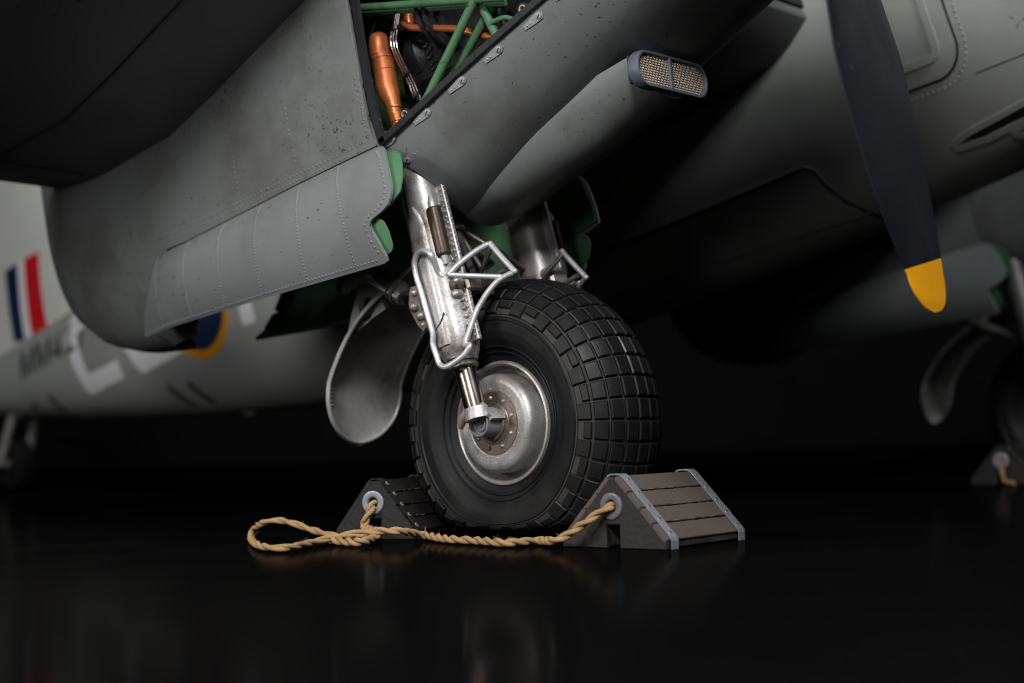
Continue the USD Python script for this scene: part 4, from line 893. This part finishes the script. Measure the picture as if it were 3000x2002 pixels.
# bracket with two lightening holes
br = Polygon([(1052, 845), (1105, 845), (1118, 890), (1126, 905), (1090, 930), (1040, 975), (1018, 1000), (1025, 960), (1040, 890)]).buffer(3)
br = br.difference(affinity.scale(Point(1072, 905).buffer(1), 21, 36)).difference(affinity.scale(Point(1041, 967).buffer(1), 8, 16))
uv, f = poly_mesh(biggest(br), 12); P3 = np.array([Q(px, py, -.17) for px, py in uv]); o = len(uv)
de = np.vstack([f[:, [0, 1]], f[:, [1, 2]], f[:, [2, 0]]]); es = np.sort(de, 1); _, inv, cnt = np.unique(es, axis=0, return_inverse=True, return_counts=True); de = de[cnt[inv.ravel()] == 1]
m = MB(); m.add(np.vstack([P3, P3 + [0, .024, 0]]), np.vstack([f, f[:, ::-1] + o, np.c_[de[:, 1], de[:, 0], de[:, 0] + o], np.c_[de[:, 1], de[:, 0] + o, de[:, 1] + o]])); put('holed_bracket', m, 'primer_grey', AC, smooth=20)

# ---- propeller blade (one blade of the near engine hangs into view)
OL = [(1.83, .374, .02, .085), (1.81, .39, -.04, .14), (1.78, .42, -.075, .185), (1.72, .50, -.095, .218), (1.6, .63, -.155, .252), (1.45, .78, -.205, .275), (1.25, .98, -.245, .302), (1.05, 1.18, -.27, .322), (.8, 1.43, -.27, .31), (.5, 1.73, -.16, .16), (.25, 1.98, -.09, .09)]
PX = 1.66
def blade(mb, zlo, zhi):
    zs = np.array([o_[1] for o_ in OL]); zz = np.r_[np.linspace(zlo, min(zhi, .55), 16), np.linspace(.57, zhi, 26)] if zhi > .56 else np.linspace(zlo, zhi, 18)
    G = []
    for z in zz:
        a, b = ip(z, zs, [o_[2] for o_ in OL]), ip(z, zs, [o_[3] for o_ in OL])
        if z < .48: t = np.clip((z - .366) / .114, 0, 1); k = math.sqrt(1 - (1 - t) ** 2); c = .055; a0, b0 = ip(.48, zs, [o_[2] for o_ in OL]), ip(.48, zs, [o_[3] for o_ in OL]); a, b = c + (a0 - c) * k, c + (b0 - c) * k
        c, h = (a + b) / 2 - .008, (b - a) / 2 * ip(z, [.4, .6, 1.1], [1., 1.06, 1.17]); th = ip(z, [.37, .40, .6, 1.2, 1.8, 2.0], [.004, .014, .022, .04, .08, .1]); tw = math.radians(ip(z, [.37, 1.2, 2.0], [14, 26, 50]))
        u = np.linspace(0, 2 * np.pi, 40, endpoint=False); yy = h * np.cos(u); xx = th * .5 * np.sin(u) * (1 - .35 * np.cos(u)) * np.where(np.sin(u) < 0, .5, 1)
        G.append(np.stack([PX + xx + (-yy) * math.tan(tw) * .35, c + yy, np.full(40, z) + (yy - c * 0) * .20 * np.clip((z - .40) / .12, 0, 1)], -1))
    G = np.array(G); n, k = G.shape[:2]; mb.add(W(G.reshape(-1, 3)), grid_faces(n, k, True))
    for R in (G[0], G[-1]): mb.add(W(np.vstack([R, R.mean(0)])), np.stack([np.arange(k), (np.arange(k) + 1) % k, np.full(k, k)], 1))
    return mb
ZY = .52
pb = put('propeller_blade', blade(MB(), ZY, 2.0), 'blade_black', AC, smooth=50)
put('blade_tip', blade(MB(), .366, ZY), 'yellow_paint', pb, smooth=50)
m = MB(); lathe(m, [(-.25, .40), (0, .40), (.2, .36), (.45, .24), (.6, .08), (.63, .001)], W((1.6, 0, 2.2)), W((1, 0, 0)), 40); put('spinner', m, 'grey_paint', AC)

# ---- far engine nacelle, mudguard and wheel (out of focus)
m = aft_nacelle(MB(), 4.98); put('nacelle', m, 'grey_paint', AC, label='dark out of focus nacelle of the far engine')
put('engine_cowl', cowl(MB(), 4.98, True), 'cowl_paint', AC, label='lower cowl of the far engine')
dd = door(-1, dy=4.98, lab='bay door of the far engine')[0]
mudguard(4.98)
put('tyre', tyre_mesh(4.98, 72), 'tyre_rubber', AC, smooth=25, label='black tyre of the far wheel')
m = MB(); o2 = OW + [0, 4.98, 0]; lathe(m, [(.13, .22), (.16, .21), (.105, .19), (.19, .165), (.198, .15), (.2, .07), (.27, .05), (.27, .001)], o2, AXI, 48); put('hub_disc', m, 'hub_silver', AC, label='hub of the far wheel')
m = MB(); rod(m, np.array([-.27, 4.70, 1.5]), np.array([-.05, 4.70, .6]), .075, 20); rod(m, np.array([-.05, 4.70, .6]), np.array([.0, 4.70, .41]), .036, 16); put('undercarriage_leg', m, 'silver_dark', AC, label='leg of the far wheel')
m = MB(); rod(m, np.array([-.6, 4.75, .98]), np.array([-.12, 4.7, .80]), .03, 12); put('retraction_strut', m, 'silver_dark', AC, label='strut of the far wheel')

# ================================================================== chocks
def chock(label, near, yaw, L=.398, Wd=.45, H=.222, top=.037, ft=.030, wood='chock_wood', plank='chock_plank', strapm='strap_metal'):
    t = thing('wheel_chock', label, 'wheel chock')
    u, v, z = np.array([math.cos(yaw), math.sin(yaw), 0]), np.array([-math.sin(yaw), math.cos(yaw), 0]), np.array([0, 0, 1.])
    o = np.array([*near, 0.]); g = lambda a, b, c: o + u * a + v * b + z * c
    slot = sbox(-.026, -.01, .026, .075)
    body = Polygon([(-L / 2, .001), (-L / 2, ft - .004), (-top / 2, H - .004), (top / 2, H - .004), (L / 2, ft - .004), (L / 2, .001)]).buffer(-.006, join_style='mitre').difference(slot).difference(Point(-.004, .130).buffer(.02))
    e = trimesh.creation.extrude_polygon(biggest(body), Wd - .012, engine='earcut'); ve = e.vertices
    m = MB(); m.add(g(0, 0, 0) + np.outer(ve[:, 0], u) + np.outer(ve[:, 1], z) + np.outer(ve[:, 2] + .006, v), e.faces); put('chock_core', m, wood, t, smooth=False)
    # side boards
    for b0 in (0., Wd - .02):
        sb = Polygon([(-L / 2, .0005), (-L / 2, ft), (-top / 2, H), (top / 2, H), (L / 2, ft), (L / 2, .0005)]).buffer(-.002)
        sb = sb.difference(slot).difference(Point(-.004, .130).buffer(.02)); e = trimesh.creation.extrude_polygon(biggest(sb), .0185, engine='earcut'); ve = e.vertices
        m = MB(); m.add(g(0, b0, 0) + np.outer(ve[:, 0], u) + np.outer(ve[:, 1], z) + np.outer(ve[:, 2], v), e.faces); put('side_board', m, wood, t, smooth=False)
    # planks on both slopes: four each, gaps between
    for s_ in (1, -1):
        A, Bp = np.array([s_ * top / 2, H]), np.array([s_ * L / 2, ft]); dd_ = Bp - A; LL = np.linalg.norm(dd_); dd_ /= LL; nn = np.array([s_ * -dd_[1] * s_, dd_[0] * s_]) if False else (np.array([-dd_[1], dd_[0]]) if s_ > 0 else np.array([dd_[1], -dd_[0]]))
        d3, n3 = u * dd_[0] + z * dd_[1], u * nn[0] + z * nn[1]
        if n3[2] < 0: n3 = -n3
        bounds = np.array([0, .245, .50, .745, 1.0]) * LL
        for k in range(4):
            a_, b_ = bounds[k] + (.0025 if k else 0), bounds[k + 1] - (.0025 if k < 3 else 0); jit = .0012 * rng.standard_normal()
            N_ = 22; m = MB(); rows = []
            lat = np.linspace(-.001, Wd + .001, N_); wob0, wob1 = .0011 * rng.standard_normal(N_), .0011 * rng.standard_normal(N_)
            for q in range(N_):
                b = lat[q]; c = g(s_ * top / 2, b, H); pa, pb_ = a_ + wob0[q] * (k > 0), b_ + wob1[q] * (k < 3)
                rows.append([c + d3 * (pa + .0012) - n3 * .012, c + d3 * pa + n3 * (-.0005 + jit), c + d3 * (pa + .0022) + n3 * (.002 + jit), c + d3 * (pb_ - .0022) + n3 * (.002 + jit), c + d3 * pb_ + n3 * (-.0005 + jit), c + d3 * (pb_ - .0012) - n3 * .012])
            G = np.array(rows); m.add(G.reshape(-1, 3), grid_faces(N_, 6, True)); 
            for R in (G[0], G[-1]): m.add(R, np.array([(0, 1, 2), (0, 2, 3), (0, 3, 4), (0, 4, 5)]))
            put('plank', m, plank, t, smooth=25)
            if k < 3 and s_ > 0:
                m = MB()
                for _ in range(5):
                    b = rng.uniform(.1, Wd - .1); c = g(s_ * top / 2, b, H) + d3 * (b_ - .0008) + n3 * .0022; boxm(m, c, v * rng.uniform(.004, .013), d3 * .0008, n3 * .0005)
                put('edge_chips', m, 'chipped_wood', t, smooth=False, kind='stuff')
        # straps with screws
        for b0 in (.016, Wd - .050):
            c0 = g(s_ * top / 2, b0, H); P2 = [(0, H + .0045), (s_ * (top / 2 + .001), H + .0045)]; th = .0045
            sl = [c0 + d3 * t_ + n3 * .0045 for t_ in (.004, LL - .004)]
            path = [g(s_ * .002, b0, H + .0035), c0 + z * .0035 - u * s_ * .003, sl[0], sl[1], g(s_ * (L / 2 + .0040), b0, ft - .004), g(s_ * (L / 2 + .0035), b0, .001)]
            G = np.array([[p_ + v * w_ for w_ in (0, .002, .032, .034)] for p_ in path]); G = G if s_ < 0 else G[::-1]
            m = MB(); shell(m, G[:, ::-1] if False else G, .004)
            sp = put('strap', m, strapm, t, smooth=20)
            for k in range(5):
                q = c0 + d3 * (LL * (.085 + .2075 * k)) + v * .017 + n3 * .0084
                m = MB(); lathe(m, [(0, .0092), (.0012, .0085), (.0016, .0001)], q, n3, 14); sc = put('screw', m, 'screw_metal', t)
                m = MB(); boxm(m, q + n3 * .0018, d3 * .0055, v * .001, n3 * .0003); boxm(m, q + n3 * .00185, v * .0055, d3 * .001, n3 * .0003); put('slot', m, 'seam_dark', sc, smooth=False)
    ey = g(-.004, -.001, .130); m = MB(); lathe(m, [(-.03, .0185), (.0, .0185), (.004, .021), (.005, .024), (.0055, .037), (.004, .041), (0, .042), (-.002, .042)], ey, -v, 36); put('eyelet', m, 'eyelet_metal' if strapm == 'strap_metal' else 'strap_metal', t, smooth=40)
    m = MB(); lathe(m, [(-.06, .0182), (-.061, .0001)], ey, -v, 24); put('eyelet_hole', m, 'seam_dark', t)
    return ey, v
e1p, v1 = chock('brown wooden wheel chock in front of the tyre, grey straps on its lit slope', (.694, -.439), math.radians(1.5))
e2p, v2 = chock('dark wooden wheel chock behind the tyre', (-.372, -.432), math.radians(20), L=.305, Wd=.40, H=.207, wood='dark_wood', plank='dark_wood', strapm='dark_strap')
fe = floor_at(2932, 1350, .13)
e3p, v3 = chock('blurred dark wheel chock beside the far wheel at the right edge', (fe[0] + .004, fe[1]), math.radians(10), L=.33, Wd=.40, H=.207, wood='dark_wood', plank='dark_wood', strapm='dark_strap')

# ================================================================== rope
RT = thing('rope', 'twisted tan rope looped on the black table, tied to both chocks', 'rope')
RZ = .017
def fl(px, py, z=RZ): return floor_at(px, py, z)
main = [e1p + v1 * .03, e1p - v1 * .01 + [-.0, 0, -.002], e1p - v1 * .03 + [-.03, 0, -.022], e1p - v1 * .045 + [-.075, -.01, -.055], e1p - v1 * .05 + [-.125, -.02, -.088], e1p - v1 * .05 + [-.18, -.025, -.105],
        fl(1580, 1584), fl(1490, 1590), fl(1400, 1584), fl(1310, 1579), fl(1240, 1568, .02), Q(1175, 1557, -.56), Q(1115, 1556, -.60), Q(1060, 1566, -.62), Q(1000, 1575, -.66)]
loop = [Q(1000, 1575, -.66), Q(950, 1563, -.64), Q(900, 1548, -.63), Q(858, 1533, -.63), Q(815, 1525, -.63), Q(772, 1532, -.65), fl(742, 1553, .03), fl(736, 1578, RZ), fl(755, 1597, RZ), fl(800, 1605, RZ), fl(850, 1604, RZ), fl(905, 1592, RZ), Q(955, 1580, -.72), Q(1010, 1568, -.66), Q(1060, 1560, -.62), Q(1095, 1558, -.58)]
back = [fl(965, 1580, .02), fl(1010, 1586, .018), fl(1060, 1588, .018), Q(1092, 1578, -.62), Q(1108, 1560, -.585), e2p - v2 * .05 + [-.012, 0, -.085], e2p - v2 * .035 + [-.012, 0, -.05], e2p - v2 * .022 + [.002, 0, -.02], e2p - v2 * .004 + [.003, 0, -.006], e2p + v2 * .03]
def helix(path, R, r, turns_per_m, phase, seg=7, n=400):
    P3 = spline(path, 24); d = np.r_[0, np.cumsum(np.linalg.norm(np.diff(P3, axis=0), axis=1))]; s_ = np.linspace(0, d[-1], max(60, int(d[-1] * n))); P3 = np.stack([ip(s_, d, P3[:, k]) for k in range(3)], 1)
    T = np.gradient(P3, axis=0); T /= np.linalg.norm(T, axis=1, keepdims=True); out = []; a = frame_of(T[0])[0]
    for p_, t_, q in zip(P3, T, s_):
        a = a - t_ * (a @ t_); a /= np.linalg.norm(a); b = np.cross(t_, a); w_ = q * turns_per_m * 2 * np.pi + phase + .25 * math.sin(q * 37); out.append(p_ + R * (math.cos(w_) * a + math.sin(w_) * b))
    out = np.array(out); out[:, 2] = np.maximum(out[:, 2], r + .0005); return out
def rope(path, tw=9.0, R=.0062, cords=2, tight=5, name='strand', dest=None):
    for c in range(cords):
        m = MB(); core = helix(path, R, .0095, tw, c * 2 * np.pi / cords)
        for y_ in range(tight): tube(m, helix(core[::3], .0037, .0030, 22, y_ * 2 * np.pi / tight, n=420), .0048, 6)
        put(name, m, 'rope_fibre', dest or RT, smooth=60)
rope(main, 8.5); rope(back, 9.5, R=.0075)
rope(loop, 5.0, R=.0048, cords=2, tight=4)
RT2 = thing('rope', 'short blurred tan rope end hanging from the chock by the far wheel', 'rope')
rope([e3p + v3 * .03, e3p - v3 * .01, e3p - v3 * .03 + [.01, 0, -.03], e3p - v3 * .04 + [.02, 0, -.08], e3p - v3 * .06 + [.04, 0, -.11], e3p - v3 * .2 + [.12, 0, -.112]], 9.5, dest=RT2)
# loose fibres
m = MB(); allp = [helix(p_, .012, .004, 9, .4) for p_ in (main, loop, back)]
for P3 in allp:
    for _ in range(26):
        i = rng.integers(2, len(P3) - 4); p_ = P3[i]; d = nrm(rng.standard_normal(3) + [0, 0, .6]); t_ = nrm(P3[i + 2] - P3[i]); L_ = rng.uniform(.008, .022)
        tube(m, [p_, p_ + d * L_ * .5 + t_ * L_ * .4, p_ + d * L_ * .8 + t_ * L_], .0005, 3)
put('loose_fibres', m, 'rope_fibre', RT, smooth=False, kind='stuff')
